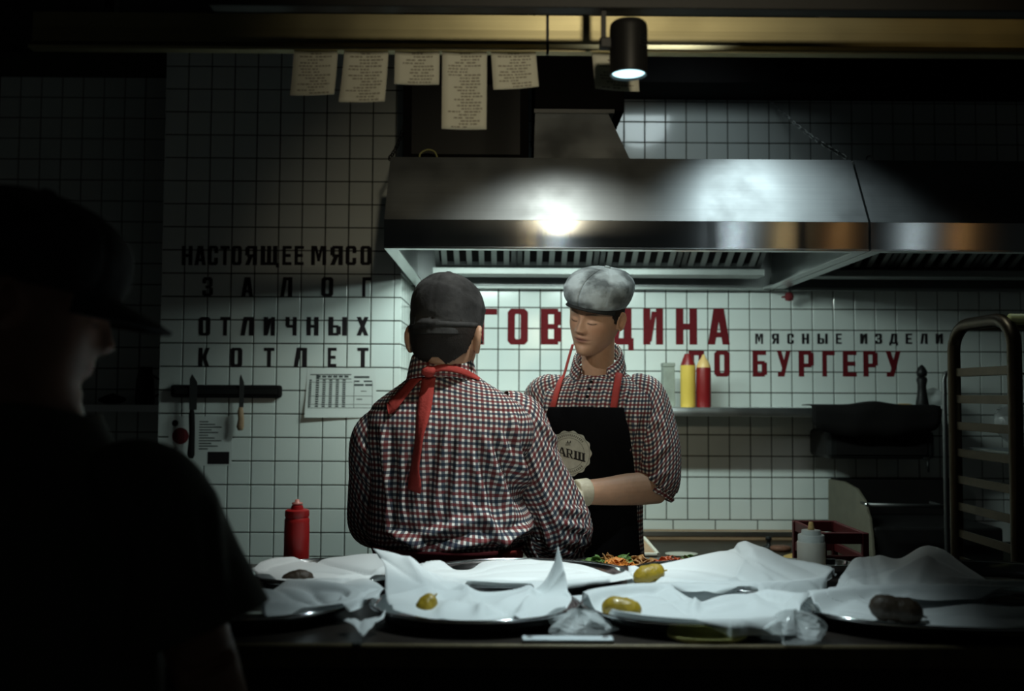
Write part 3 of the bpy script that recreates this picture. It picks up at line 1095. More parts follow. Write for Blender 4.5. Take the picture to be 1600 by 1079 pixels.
# ------------------------------------------------------------------ the pass counter
ZC = 1.035
Y0C, Y1C = 1.492, 2.185
XA, XB = -1.75, 1.95
ct = thing('pass_counter', (0.1, Y0C, 0), 'dark counter crowded with paper-lined trays', 'counter')
o_ = (0.1, Y0C, 0)
MB().box((XA, Y0C + 0.012, ZC - 0.035), (XB, Y1C, ZC)).build('worktop', 'counter', ct, o_, bevel=0.002)
MB().box((XA, Y0C, ZC - 0.036), (XB, Y0C + 0.012, ZC + 0.001)).build('edge_strip', 'counter_edge', ct, o_, bevel=0.004)
npan = 5
for k in range(npan):
    a = XA + (XB - XA) * k / npan
    b_ = XA + (XB - XA) * (k + 1) / npan
    MB().box((a + 0.002, Y0C + 0.02, 0.08), (b_ - 0.002, Y0C + 0.04, ZC - 0.036)).build('front_panel', 'counter_panel', ct, o_, bevel=0.002)
MB().box((XA + 0.03, Y0C + 0.04, 0), (XB - 0.03, Y1C - 0.04, ZC - 0.036)).build('carcass', 'counter_panel', ct, o_)


# ------------------------------------------------------------------ trays, papers, gherkins
TRAYS = []


def tray(px, Y, a, b, label, lift=0.0):
    c = at(px, 930, Y)
    z = ZC + 0.001 + lift
    o0 = (c[0], Y, z)
    t = thing('serving_tray', o0, label, 'tray', 'oval steel trays on the pass')
    rim = 0.026
    TRAYS.append((c[0], Y, a, b))
    MB().lathe([(0.80, 0.0), (0.86, 0.002), (0.94, 0.014), (1.0, rim), (0.985, rim), (0.93, 0.016), (0.85, 0.005), (0.0, 0.004)], o0, 56, a, b).build('pan', 'chrome', t, o0, smooth=True, auto=50)
    q = np.linspace(0, 2 * math.pi, 57)
    MB().loft([(o0[0] + 1.0 * a * math.cos(s), Y + b * math.sin(s), z + rim) for s in q], [0.0028] * 57, 8, caps=False).build('rolled_rim', 'chrome', t, o0, smooth=True)
    return t


TR = [(372, 1.68, 0.20, 0.145, 'steel tray at the end of the counter beside the dark-shirted person'),
      (742, 1.665, 0.178, 0.138, 'steel tray under the sheet with the tall twisted corner'),
      (1088, 1.655, 0.195, 0.140, 'steel tray nearest the counter edge, under the brightest front sheet'),
      (1515, 1.64, 0.285, 0.150, 'wide shadowed steel tray beside the dark oblong gherkin'),
      (520, 1.965, 0.165, 0.135, 'steel tray in front of the red squeeze bottle'),
      (822, 1.955, 0.210, 0.150, 'steel tray under the flat sheet behind the twisted corner'),
      (1140, 1.955, 0.200, 0.145, 'steel tray behind the brightest sheets, under the peaked one'),
      (1552, 1.965, 0.175, 0.140, 'empty-rimmed steel tray near the foot of the rack')]
for px, Y, a, b, lab in TR:
    tray(px, Y, a, b, lab, 0.0)

c_ = at(1300, 892, 2.09)
sb = thing('sauce_bowl', (c_[0], c_[1], ZC), 'small polished steel bowl beside the white squeeze bottle', 'bowl')
MB().lathe([(0.0, 0.001), (0.026, 0.001), (0.034, 0.010), (0.040, 0.026), (0.042, 0.026), (0.0375, 0.011), (0.028, 0.005), (0.0, 0.004)][::-1], (c_[0], c_[1], ZC), 28).build('cup', 'chrome', sb, (c_[0], c_[1], ZC), smooth=True, auto=40)
MB().lathe([(0.0, 0.010), (0.033, 0.0105), (0.033, 0.012), (0.0, 0.014)], (c_[0], c_[1], ZC), 20).build('mustard', 'pickle', sb, (c_[0], c_[1], ZC), smooth=True)


def sheet(rows, label, n=56, folds=(), m='paper', crumple=0.0016, seed=1, name='greaseproof_sheet', group='greaseproof sheets on the trays'):
    """a limp sheet drawn smoothly through the points of its net, far row first"""
    W = np.array([[at(*p) for p in r] for r in rows])
    A = np.array([catmull(r, n) for r in W])
    P = np.array([catmull(A[:, j], n) for j in range(n)]).transpose(1, 0, 2)
    U, V = np.meshgrid(np.linspace(0, 1, n), np.linspace(0, 1, n))
    nm = grid_normals(P)
    d = wave_noise(U, V, 13, seed) * crumple * 1.5
    # a few sharp creases
    g = np.random.default_rng(seed + 99)
    for k in range(5):
        a = g.uniform(0, math.pi)
        q = (U - g.uniform(.2, .8)) * math.cos(a) + (V - g.uniform(.2, .8)) * math.sin(a)
        d = d + crumple * 3.0 * np.exp(-np.abs(q) / 0.03) * (1 if k % 2 else -1)
    pq = np.stack([(P - CAM_POS) @ R_, -((P - CAM_POS) @ U_)], -1) / ((P - CAM_POS) @ F_)[..., None] * FPX + (800, 539.5)
    for x0, y0, x1, y1, w, a in folds:      # creases seen in the photograph
        e = np.array([x1 - x0, y1 - y0], float)
        L = np.linalg.norm(e)
        e /= L
        rel = pq - (x0, y0)
        s_, dd = rel @ e, rel @ np.array([-e[1], e[0]])
        d = d + a * np.clip(1 + s_ / 12, 0, 1) * np.clip(1 + (L - s_) / 12, 0, 1) * np.exp(-np.abs(dd) / w)
    P = P + nm * d[..., None] * (1 if nm[..., 2].mean() > 0 else -1)
    P[..., 2] = np.maximum(P[..., 2], ZC + 0.007)
    for cx, cy, a, b in TRAYS:          # lie on the trays, not in them
        q = np.sqrt(((P[..., 0] - cx) / a) ** 2 + ((P[..., 1] - cy) / b) ** 2)
        h = np.interp(q, [0, .84, .90, .96, 1.06, 1.10], [.007, .009, .020, .036, .036, 0])
        P[..., 2] = np.maximum(P[..., 2], ZC + .001 + h)
    o0 = tuple(P.mean((0, 1)))
    o = MB().grid(P, flip=True).build(name, m, None, o0, smooth=True)
    s = o.modifiers.new('solid', 'SOLIDIFY')
    s.thickness = 0.0004
    s.offset = 0
    return tag(o, label, 'paper sheet', group)


sheet([[(425, 884, 2.05), (475, 874, 2.07), (530, 869, 2.08), (590, 864, 2.07), (648, 878, 1.98)],
       [(405, 890, 1.99), (470, 886, 2.0), (530, 884, 2.0), (600, 886, 1.98), (655, 895, 1.92)],
       [(395, 898, 1.93), (470, 900, 1.93), (530, 900, 1.93), (600, 900, 1.9), (650, 905, 1.87)],
       [(400, 912, 1.87), (470, 912, 1.86), (530, 911, 1.86), (600, 910, 1.86), (640, 912, 1.84)]],
      'dim sheet under the brown gherkin in front of the red bottle', seed=1, crumple=0.003)
sheet([[(405, 917, 1.80), (470, 912, 1.82), (520, 908, 1.83), (575, 905, 1.82), (604, 922, 1.76)],
       [(408, 930, 1.74), (470, 932, 1.74), (525, 928, 1.74), (570, 922, 1.75), (597, 928, 1.72)],
       [(412, 948, 1.66), (470, 945, 1.67), (530, 940, 1.68), (570, 935, 1.69), (592, 934, 1.68)],
       [(418, 969, 1.57), (475, 967, 1.58), (530, 957, 1.61), (565, 948, 1.64), (588, 940, 1.66)]],
      'crumpled dim sheet beside the dark-shirted person', seed=2, crumple=0.004)
sheet([[(583, 855, 1.87), (640, 872, 1.85), (735, 922, 1.785), (820, 926, 1.76), (850, 908, 1.75), (872, 853, 1.745)],
       [(600, 880, 1.83), (655, 902, 1.80), (735, 929, 1.75), (812, 930, 1.74), (846, 924, 1.735), (884, 898, 1.735)],
       [(602, 918, 1.74), (660, 926, 1.72), (740, 946, 1.69), (816, 940, 1.69), (852, 936, 1.70), (888, 928, 1.71)],
       [(604, 938, 1.67), (668, 947, 1.64), (745, 958, 1.62), (820, 952, 1.63), (858, 946, 1.65), (893, 938, 1.67)],
       [(614, 953, 1.60), (675, 966, 1.565), (745, 972, 1.55), (815, 969, 1.56), (852, 965, 1.575), (880, 958, 1.59)]],
      'sheet with a tall twisted corner standing up beside its gherkin', seed=3, crumple=0.0022, folds=[(722, 922, 752, 960, 9, .014), (752, 960, 832, 932, 8, .010), (832, 934, 806, 968, 7, .014), (690, 956, 735, 938, 9, .010), (640, 875, 672, 930, 9, .010)])
sheet([[(660, 884, 2.02), (730, 890, 2.04), (760, 876, 2.07), (830, 875, 2.08), (895, 878, 2.07), (960, 898, 1.98)],
       [(655, 889, 1.96), (730, 893, 1.98), (780, 886, 2.0), (840, 886, 2.0), (900, 888, 2.0), (975, 902, 1.93)],
       [(665, 898, 1.88), (725, 905, 1.88), (790, 904, 1.88), (850, 904, 1.88), (910, 902, 1.9), (985, 904, 1.90)],
       [(685, 906, 1.82), (730, 913, 1.81), (795, 919, 1.79), (860, 920, 1.79), (925, 914, 1.82), (1000, 902, 1.87)]],
      'smooth bright sheet lying flat behind the twisted corner', seed=4, crumple=0.0012)
sheet([[(982, 893, 1.97), (1080, 871, 2.06), (1140, 856, 2.11), (1165, 848, 2.12), (1240, 876, 2.06), (1308, 896, 1.99)],
       [(982, 902, 1.92), (1075, 888, 1.97), (1140, 882, 2.0), (1170, 880, 2.0), (1238, 895, 1.96), (1298, 912, 1.91)],
       [(980, 911, 1.87), (1075, 911, 1.86), (1140, 910, 1.86), (1172, 910, 1.86), (1230, 922, 1.84), (1288, 932, 1.82)],
       [(978, 918, 1.82), (1070, 926, 1.78), (1140, 930, 1.77), (1175, 930, 1.77), (1225, 938, 1.76), (1277, 950, 1.74)]],
      'brightest sheet rising to a peak beside the yellow-green gherkin', seed=5, crumple=0.0016, folds=[(1000, 905, 1280, 922, 12, .008), (1165, 850, 1200, 905, 9, .006)])
sheet([[(893, 930, 1.77), (960, 925, 1.78), (1035, 918, 1.80), (1085, 938, 1.745), (1150, 930, 1.76), (1266, 950, 1.71)],
       [(915, 944, 1.70), (970, 940, 1.72), (1040, 938, 1.72), (1090, 953, 1.68), (1160, 944, 1.70), (1260, 960, 1.66)],
       [(940, 957, 1.63), (985, 962, 1.62), (1045, 964, 1.61), (1100, 968, 1.60), (1165, 966, 1.61), (1248, 974, 1.60)],
       [(958, 970, 1.57), (1005, 981, 1.535), (1060, 988, 1.515), (1110, 992, 1.505), (1170, 992, 1.505), (1232, 990, 1.52)]],
      'bright sheet at the counter edge under the curved gherkin', seed=6, crumple=0.002, folds=[(1040, 920, 1084, 952, 9, .010), (1084, 954, 1180, 936, 9, .010), (1180, 950, 1250, 968, 8, .008)])
sheet([[(1314, 905, 1.93), (1335, 872, 2.02), (1370, 866, 2.04), (1405, 873, 2.03), (1453, 853, 2.05), (1520, 892, 2.0), (1580, 924, 1.92), (1660, 915, 1.95)],
       [(1306, 922, 1.85), (1335, 892, 1.93), (1370, 888, 1.94), (1405, 890, 1.94), (1453, 880, 1.95), (1520, 908, 1.9), (1580, 928, 1.87), (1655, 925, 1.88)],
       [(1298, 938, 1.78), (1330, 920, 1.82), (1370, 915, 1.83), (1410, 914, 1.83), (1455, 910, 1.84), (1515, 924, 1.82), (1575, 933, 1.82), (1650, 933, 1.82)],
       [(1290, 950, 1.72), (1325, 945, 1.73), (1370, 938, 1.74), (1410, 936, 1.75), (1460, 938, 1.74), (1510, 936, 1.76), (1570, 938, 1.77), (1645, 940, 1.77)]],
      'shadowed double-humped sheet beside the rack', seed=7, crumple=0.0016, folds=[(1322, 905, 1376, 932, 10, .010), (1388, 902, 1450, 876, 10, .008)])
sheet([[(1262, 948, 1.73), (1330, 936, 1.76), (1400, 950, 1.71), (1460, 949, 1.71), (1520, 943, 1.73), (1580, 948, 1.71), (1680, 945, 1.73)],
       [(1268, 955, 1.69), (1335, 953, 1.68), (1400, 962, 1.64), (1460, 962, 1.64), (1520, 962, 1.64), (1580, 966, 1.63), (1680, 966, 1.63)],
       [(1280, 960, 1.65), (1340, 966, 1.62), (1410, 975, 1.58), (1470, 978, 1.57), (1530, 980, 1.56), (1590, 984, 1.54), (1690, 986, 1.54)],
       [(1295, 966, 1.60), (1350, 975, 1.575), (1420, 984, 1.545), (1480, 990, 1.525), (1540, 995, 1.505), (1600, 997, 1.50), (1690, 998, 1.50)]],
      'shadowed sheet at the counter edge under the dark gherkin', seed=8, crumple=0.0016)


def gherkin(px, py, Y, L, R, ang, tilt, bend, label, m='pickle', seed=0, flat=1.0):
    """a stubby bent gherkin with a warty skin and a stem scar; ang turns it in the picture plane"""
    c = at(px, py, Y)
    n = 22
    P, r = [], []
    for t_ in np.linspace(-1, 1, n):
        s_ = t_ * L / 2
        P.append((s_, 0, -bend * (t_ * t_ - 0.5)))
        r.append(max(R * (1 - abs(t_) ** 3.2) ** 0.5 * (1 + 0.06 * math.sin(5 * t_ + seed)), 0.0012))
    P = np.array(P) @ (rotz(tilt) @ roty(-ang)).T + c
    rings, _ = loft_rings(P, r, 20, (0, 0, 1))
    U, V = np.meshgrid(np.linspace(0, 6.28, 21), np.linspace(0, L * 40, n))
    w = np.sin(U * 5 + 3 * np.sin(V * 4 + seed)) * np.sin(V * 5 + seed) * 0.06
    cen = P[:, None, :]
    rings = cen + (rings - cen) * (1 + w[..., None])
    rings[:, -1] = rings[:, 0]
    o0 = tuple(c)
    t = thing('gherkin', o0, label, 'gherkin', 'gherkins on the trays')
    MB().grid(rings).build('body', m, t, o0, smooth=True)
    d = unit(P[-1] - P[-3])
    MB().cyl(P[-1] - d * 0.002, P[-1] + d * 0.006, 0.0022, 0.0012, 8).build('stem', m, t, o0, smooth=True)
    return t


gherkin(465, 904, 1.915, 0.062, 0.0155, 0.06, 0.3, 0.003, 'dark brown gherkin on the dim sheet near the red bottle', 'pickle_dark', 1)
gherkin(667, 949, 1.63, 0.046, 0.0165, 1.0, 0.5, 0.004, 'stubby upright brown gherkin beside the twisted paper corner', 'pickle', 2)
gherkin(1014, 898, 1.865, 0.064, 0.0180, 0.28, 0.2, 0.003, 'warty yellow-green gherkin on the peaked sheet', 'pickle', 3)
gherkin(971, 953, 1.62, 0.064, 0.0175, -0.05, -0.25, 0.010, 'curved olive gherkin with a stem on the sheet at the counter edge', 'pickle', 4)
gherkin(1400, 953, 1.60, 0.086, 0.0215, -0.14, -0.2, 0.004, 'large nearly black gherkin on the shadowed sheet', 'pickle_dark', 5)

# flat things lying at the counter's edge
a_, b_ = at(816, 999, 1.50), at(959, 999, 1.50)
tb = thing('tablet_edge_glint', ((a_[0] + b_[0]) / 2, 1.50, ZC), 'pale flat strip along the counter edge, coloured as reflected light', 'bar')
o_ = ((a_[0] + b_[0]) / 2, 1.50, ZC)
MB().box((a_[0], 1.497, ZC + 0.001), (b_[0], 1.522, ZC + 0.0085)).build('bar', 'edge_glint', tb, o_, bevel=0.002)  # pale colour stands in for light reflected by a tablet's front edge
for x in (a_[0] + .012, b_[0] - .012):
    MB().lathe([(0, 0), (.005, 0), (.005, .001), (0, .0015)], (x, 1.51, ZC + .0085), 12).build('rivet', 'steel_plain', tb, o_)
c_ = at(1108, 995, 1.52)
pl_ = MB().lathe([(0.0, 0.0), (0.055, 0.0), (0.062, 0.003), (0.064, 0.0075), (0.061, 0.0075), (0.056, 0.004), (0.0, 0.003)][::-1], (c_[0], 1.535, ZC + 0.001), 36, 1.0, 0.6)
tag(pl_.build('reflection_disc', 'lemon', None, (c_[0], 1.535, ZC), smooth=True, auto=40), 'pale yellow disc in place of a gold reflection under the bright tray', 'reflection_disc')  # disc shaped and coloured as the gold reflection of the tray base


def crumple_ball(px, py, Y, sx, sy, sz, name, m, label, cat, seed, pts=14):
    c = at(px, py, Y)
    g = np.random.default_rng(seed)
    n1, n2 = 14, 22
    P = []
    for i in range(n1):
        th = math.pi * (i + 0.02) / (n1 - 1 + 0.04)
        row = []
        for j in range(n2 + 1):
            ph = 2 * math.pi * (j % n2) / n2
            k = 1 + 0.35 * math.sin(3 * ph + seed) * math.sin(2.5 * th) + 0.22 * math.sin(7 * ph + 2 * th + seed * 2)
            row.append((sx * math.sin(th) * math.cos(ph) * k, sy * math.sin(th) * math.sin(ph) * k, max(-0.4 * sz, sz * math.cos(th) * (1 + 0.3 * math.sin(4 * ph + seed)))))
        P.append(row)
    P = np.array(P) + c
    P[..., 2] += ZC + 0.002 - P[..., 2].min()
    o0 = (c[0], c[1], ZC)
    o = MB().grid(P).build(name, m, None, o0, smooth=False)
    return tag(o, label, cat)


crumple_ball(1240, 986, 1.525, 0.048, 0.03, 0.028, 'plastic_wrap', 'film', 'crumpled clear plastic wrap between the bright and shadowed trays', 'plastic wrap', 3)
crumple_ball(905, 978, 1.57, 0.045, 0.028, 0.022, 'plastic_wrap', 'film', 'crumpled clear plastic wrap behind the pale edge strip', 'plastic wrap', 5)
sheet([[(536, 968, 1.56), (560, 966, 1.57), (603, 964, 1.57)], [(552, 976, 1.53), (567, 976, 1.53), (585, 974, 1.53)], [(564, 990, 1.48), (567, 993, 1.47), (570, 991, 1.48)]],
      'small torn pointed paper scrap hanging between two trays', n=12, seed=12, crumple=0.001, name='paper_scrap', group=None)['category'] = 'paper scrap'


# ------------------------------------------------------------------ squeeze bottles
def bottle(px, ybot, Y, w, ytop, zbase, label, body, cap, tip, style, group='squeeze bottles'):
    c = at(px, ybot, Y)
    zb = zbase if zbase is not None else c[2]
    k = Y / 1500.0
    r = w * k / 2
    H = (ybot - ytop) * k
    o0 = (c[0], Y, zb)
    t = thing('squeeze_bottle', o0, label, 'bottle', group)
    if style == 'waist':
        MB().lathe([(0, 0), (r * .92, 0), (r, .006), (r, H * .55), (r * .98, H * .66), (r * .99, H * .70), (r * .90, H * .735), (r * .97, H * .765), (r * .95, H * .84), (r * .80, H * .855), (0, H * .86)][::-1], o0, 32).build('body', body, t, o0, smooth=True, auto=45)
        MB().lathe([(r * .5, H * .855), (r * .46, H * .91), (r * .2, H * .93), (0, H * .93)][::-1], o0, 20).build('cap', cap, t, o0, smooth=True, auto=45)
        MB().lathe([(r * .42, H * .928), (r * .44, H * .95), (r * .18, H * .96), (r * .2, H * .99), (r * .1, H), (0, H)][::-1], o0, 16).build('nozzle', tip, t, o0, smooth=True)
    elif style == 'cone':
        MB().lathe([(0, 0), (r * .94, 0), (r, .006), (r, H * .70), (r * .94, H * .745), (r * .8, H * .75), (0, H * .75)][::-1], o0, 32).build('body', body, t, o0, smooth=True, auto=45)
        MB().lathe([(r * .96, H * .745), (r * .96, H * .77), (r * .70, H * .86), (r * .34, H * .93), (r * .16, H * .99), (0, H)][::-1], o0, 28).build('cap', cap, t, o0, smooth=True, auto=50)
    elif style == 'blunt':
        MB().lathe([(0, 0), (r * .94, 0), (r, .006), (r, H * .78), (0, H * .785)][::-1], o0, 32).build('body', body, t, o0, smooth=True, auto=45)
        MB().lathe([(r * .96, H * .782), (r * .9, H * .82), (r * .6, H * .93), (r * .42, H * .99), (0, H)][::-1], o0, 28).build('cap', cap, t, o0, smooth=True, auto=50)
    else:
        MB().lathe([(0, 0), (r * .94, 0), (r * .98, .005), (r, H * .60), (r * .98, H * .615), (r * .9, H * .618), (0, H * .62)][::-1], o0, 32).build('body', body, t, o0, smooth=True, auto=45)
        MB().lathe([(r * .93, H * .615), (r * .93, H * .74), (r * .9, H * .752), (r * .7, H * .757), (r * .66, H * .84), (r * .4, H * .85), (0, H * .85)][::-1], o0, 32).build('cap', cap, t, o0, smooth=True, auto=40)
        MB().lathe([(r * .24, H * .845), (r * .19, H * .95), (r * .14, H), (0, H)][::-1], o0, 14).build('nozzle', tip, t, o0, smooth=True)
    return t


bottle(463, 880, 2.14, 38.5, 775, ZC, 'red squeeze bottle standing alone in front of the tiled wall', 'red_plastic', 'red_plastic', 'pink_tip', 'waist')
bottle(1268, 894, 2.10, 43, 815, ZC, 'white squeeze bottle with a frosted cap on the counter', 'white_plastic', 'clear_cap', 'cream_plastic', 'pump')

# ------------------------------------------------------------------ wall shelf and what stands on it
ZS = at(1200, 637, 4.27)[2]
sh = thing('wall_shelf', (0.9, YB, ZS), 'long steel shelf below the red lettering', 'shelf')
o_ = (0.9, YB, ZS)
XS0, XS1 = at(690, 640, 4.27)[0], at(1474, 640, 4.27)[0]
MB().box((XS0, 4.27, ZS - 0.006), (XS1, YB - 0.001, ZS)).build('board', 'steel_plain', sh, o_)
xs = np.linspace(XS0, XS1, 18)
MB().shell(np.array([[(x, y, z) for x in xs] for y, z in [(4.275, ZS), (4.268, ZS - .002), (4.266, ZS - .02), (4.268, ZS - .036), (4.28, ZS - .038)]]), 0.002).build('front_lip', 'steel', sh, o_, smooth=True)
for x in (XS0 + 0.1, 0.75, XS1 - 0.01):
    MB().poly([(x, YB - .001, ZS - .006), (x, YB - .001, ZS - .085), (x, 4.42, ZS - .006)], (0.004, 0, 0)).build('bracket', 'steel_plain', sh, o_)

bottle(1075, 631, 4.36, 23.5, 547, ZS, 'yellow squeeze bottle with a dark red cap on the shelf', 'yellow_plastic', 'dark_red_plastic', None, 'blunt')
bottle(1099.5, 631, 4.36, 23, 548, ZS, 'dark red squeeze bottle with a yellow tip on the shelf', 'dark_red_plastic', 'cream_plastic', None, 'cone')
c_ = at(1044, 631, 4.40)
kb = thing('storage_tin', (c_[0], 4.40, ZS), 'tall weathered grey-green tin behind the shirted shoulder on the shelf', 'tin')
o_ = (c_[0], 4.40, ZS)
hk = (631 - 562) * 4.4 / 1500
MB().box((c_[0] - .027, 4.375, ZS), (c_[0] + .027, 4.43, ZS + hk - .02)).build('body', 'grey_green', kb, o_, bevel=0.004)
MB().box((c_[0] - .029, 4.373, ZS + hk - .02), (c_[0] + .029, 4.432, ZS + hk)).build('lid', 'grey_green', kb, o_, bevel=0.005)

c_ = at(1441, 632, 4.38)
pm = thing('pepper_mill', (c_[0], 4.38, ZS), 'dark pepper mill at the dim end of the shelf', 'mill')
o_ = (c_[0], 4.38, ZS)
MB().lathe([(0, 0), (.028, 0), (.030, .01), (.022, .06), (.018, .10), (.024, .13), (.02, .142), (0, .142)][::-1], o_, 20).build('base', 'black_metal', pm, o_, smooth=True)
MB().lathe([(.012, .142), (.022, .150), (.024, .168), (.014, .188), (.004, .198), (0, .2)][::-1], o_, 20).build('head', 'black_metal', pm, o_, smooth=True)


def soft_bag(px, Y, sx, sy, sz, zbase, name, m, label, cat, seed, group=None):
    c = at(px, 620, Y)
    n1, n2 = 16, 26
    P = []
    for i in range(n1):
        t_ = i / (n1 - 1)
        row = []
        for j in range(n2 + 1):
            ph = 2 * math.pi * (j % n2) / n2
            prof = math.sin(math.pi * min(1, 0.03 + 0.97 * t_)) ** 0.55
            k = 1 + 0.12 * math.sin(3 * ph + seed + 2 * t_) + 0.06 * math.sin(7 * ph + 5 * t_ + seed)
            row.append((sx * prof * math.cos(ph) * k, sy * prof * math.sin(ph) * k, sz * t_ * (1 + .12 * math.sin(2 * ph + seed))))
        P.append(row)
    P = np.array(P) + (c[0], Y, zbase)
    o0 = (c[0], Y, zbase)
    o = MB().grid(P).build(name, m, None, o0, smooth=True)
    return tag(o, label, cat, group)


soft_bag(1458, 4.42, .045, .045, .085, ZS + .001, 'plastic_bag', 'film', 'clear knotted plastic bag beside the pepper mill', 'bag', 2)
for k, (px, w, lab) in enumerate([(1340, .055, 'flat round bread on the shelf, nearest the squeeze bottles'), (1413, .05, 'flat round bread on the shelf beside the black cloth')]):
    c = at(px, 631, 4.40)
    tag(MB().lathe([(0, 0), (w * .8, 0), (w, .006), (w * .95, .014), (w * .5, .02), (0, .021)][::-1], (c[0], 4.40, ZS + .001), 24, 1, .7).build('flatbread', 'bun', None, (c[0], 4.40, ZS), smooth=True), lab, 'bread', 'flatbreads on the shelf')
# black cloth draped over the shelf front
X_ = np.linspace(at(1268, 640, 4.26)[0], at(1470, 640, 4.26)[0], 26)
rows = []
for t_, y, z in [(0, 4.40, .012), (.2, 4.32, .016), (.35, 4.262, .010), (.5, 4.256, -.02), (.7, 4.256, -.06), (1, 4.258, -.10)]:
    row = []
    for i, x in enumerate(X_):
        u = i / 25
        prof = math.sin(math.pi * u) ** 0.4 if 0 < u < 1 else 0
        hump = 0.016 * math.exp(-((u - .52) / .13) ** 2)
        row.append((x, y - .003 * math.sin(9 * u * 2 + t_ * 2), ZS + (z + hump if z > 0 else z * (0.6 + .7 * prof) + hump * (1 - t_))))
    rows.append(row)
c = rows[0][12]
tag(MB().shell(np.array(rows), 0.003).build('bar_towel', 'black_matt', None, c, smooth=True), 'black towel hanging over the front of the shelf', 'towel')
# dark tray stack hung below the shelf
c_ = at(1378, 690, 4.30)
t = thing('salamander_grill', tuple(c_), 'black salamander grill hung on the wall below the shelf', 'grill')
xa, xb = at(1292, 690, 4.30)[0], at(1462, 690, 4.30)[0]
z0, z1 = at(1378, 717, 4.30)[2], ZS - 0.10
MB().box((xa, 4.30, z0), (xb, YB - .002, z1)).build('body', 'black_metal', t, tuple(c_), bevel=0.02)
MB().box((xa + .04, 4.296, z0 + .02), (xb - .04, 4.30, z1 - .02)).build('heating_opening', 'black_matt', t, tuple(c_))
MB().cyl((xb - .05, 4.27, z0 + .0), (xb - .05, 4.27, z0 - .055), 0.006, n=8).build('handle', 'black_metal', t, tuple(c_), smooth=True)
MB().box((xb - .056, 4.265, z0 - .002), (xb - .044, 4.31, z0 + .01)).build('handle_lug', 'black_metal', t, tuple(c_))

# ------------------------------------------------------------------ left wall: knives, notices
k0, k1 = at(269, 606, YP), at(442, 622, YP)
ks = thing('knife_rack', tuple(k0), 'black magnetic knife rack on the left wall', 'knife rack')
zc = 0.5 * (at(355, 600, YP)[2] + at(355, 622, YP)[2])
MB().box((k0[0], YP - .028, zc - .027), (k1[0], YP - .0005, zc + .027)).build('bar', 'black_matt', ks, tuple(k0), bevel=0.012)
MB().box((k0[0] + .02, YP - .031, zc - .012), (k1[0] - .02, YP - .028, zc + .012)).build('magnet_strip', 'black_metal', ks, tuple(k0))


def knife(px, ytip, ymid, yend, w, hm, label):
    a, b_, c = at(px, ytip, YP - .034), at(px, ymid, YP - .034), at(px, yend, YP - .034)
    o0 = tuple(b_)
    t = thing('kitchen_knife', o0, label, 'knife', 'knives on the knife rack')
    x = a[0]
    P = [(x - .002, a[1], a[2]), (x + w, a[1], a[2] - .035), (x + w, a[1], b_[2]), (x - w * .6, a[1], b_[2]), (x - w * .6, a[1], a[2] - .02)]
    MB().poly(P, (0, 0.002, 0)).build('blade', 'steel_dark', t, o0)
    MB().loft([(x, a[1] + .001, b_[2]), (x, a[1], b_[2] - .02), (x + .003, a[1], (b_[2] + c[2]) / 2), (x, a[1], c[2] + .015), (x, a[1], c[2])], [(.009, .007), (.013, .009), (.0125, .009), (.016, .009), (.010, .006)], 12, up=(0, 1, 0)).build('handle', hm, t, o0, smooth=True)
    return t


knife(301, 584, 640, 716, .020, 'black_matt', 'kitchen knife with a thick black handle on the rack')
knife(377, 584, 636, 672, .012, 'wood', 'small kitchen knife with a brown handle on the rack')


def notice(pts, Y, label, m, draw, cat='notice', name='paper_notice', curl=0.0):
    """pts: px corners tl, tr, br, bl"""
    C = [at(x, y, Y) for x, y in pts]
    n = 8
    P = np.array([[(C[0] * (1 - u) + C[1] * u) * (1 - v) + (C[3] * (1 - u) + C[2] * u) * v + np.array([0, -curl * v * v * (1 - u) - .0004, 0]) for u in np.linspace(0, 1, n)] for v in np.linspace(0, 1, n)])
    o0 = tuple(P[0, 0])
    t = thing(name, o0, label, cat)
    MB().shell(P, 0.0004).build('sheet', m, t, o0)

    def on(u, v):
        q = (C[0] * (1 - u) + C[1] * u) * (1 - v) + (C[3] * (1 - u) + C[2] * u) * v
        return q + np.array([0, -curl * v * v * (1 - u) - .0012, 0])
    draw(t, o0, on)
    return t


def draw_table(t, o0, on):
    m = MB()

    def bar(u0, v0, u1, v1):
        m.add([on(u0, v0), on(u1, v0), on(u1, v1), on(u0, v1)], [(3, 2, 1, 0)])
    bar(.05, .12, .64, .14)
    for k in range(6):
        bar(.14 + .08 * k, .15, .20 + .08 * k, .19)
    bar(.16, .21, .64, .225)
    for k in range(6):
        u = .04 + .095 * k
        v = .23 if k != 1 else .14
        for i in range(14):
            vv = v + (.80 - v) * i / 14
            bar(u, vv, u + (.045 if k else .035), vv + (.80 - v) / 14 * .72)
    for v in (.56, .73, .80):
        bar(.04, v, .94, v + .009)
    bar(.04, .28, .66, .288)
    for u in (.04, .68, .94):
        bar(u, .28, u + .006, .80)
    bar(.68, .16, .90, .20)
    bar(.68, .25, .76, .28)
    bar(.82, .25, .94, .28)
    bar(.68, .32, .82, .36)
    bar(.84, .32, .94, .36)
    bar(.72, .62, .80, .64)
    bar(.78, .46, .86, .475)
    tag(m.build('printed_table', 'ink_dark', t, o0), kind='stuff')


notice([(480, 575), (588, 575), (588, 652), (477, 652)], YP, 'white printed schedule sheet on the left wall behind the back-turned cook', 'sheet', draw_table, curl=0.02)


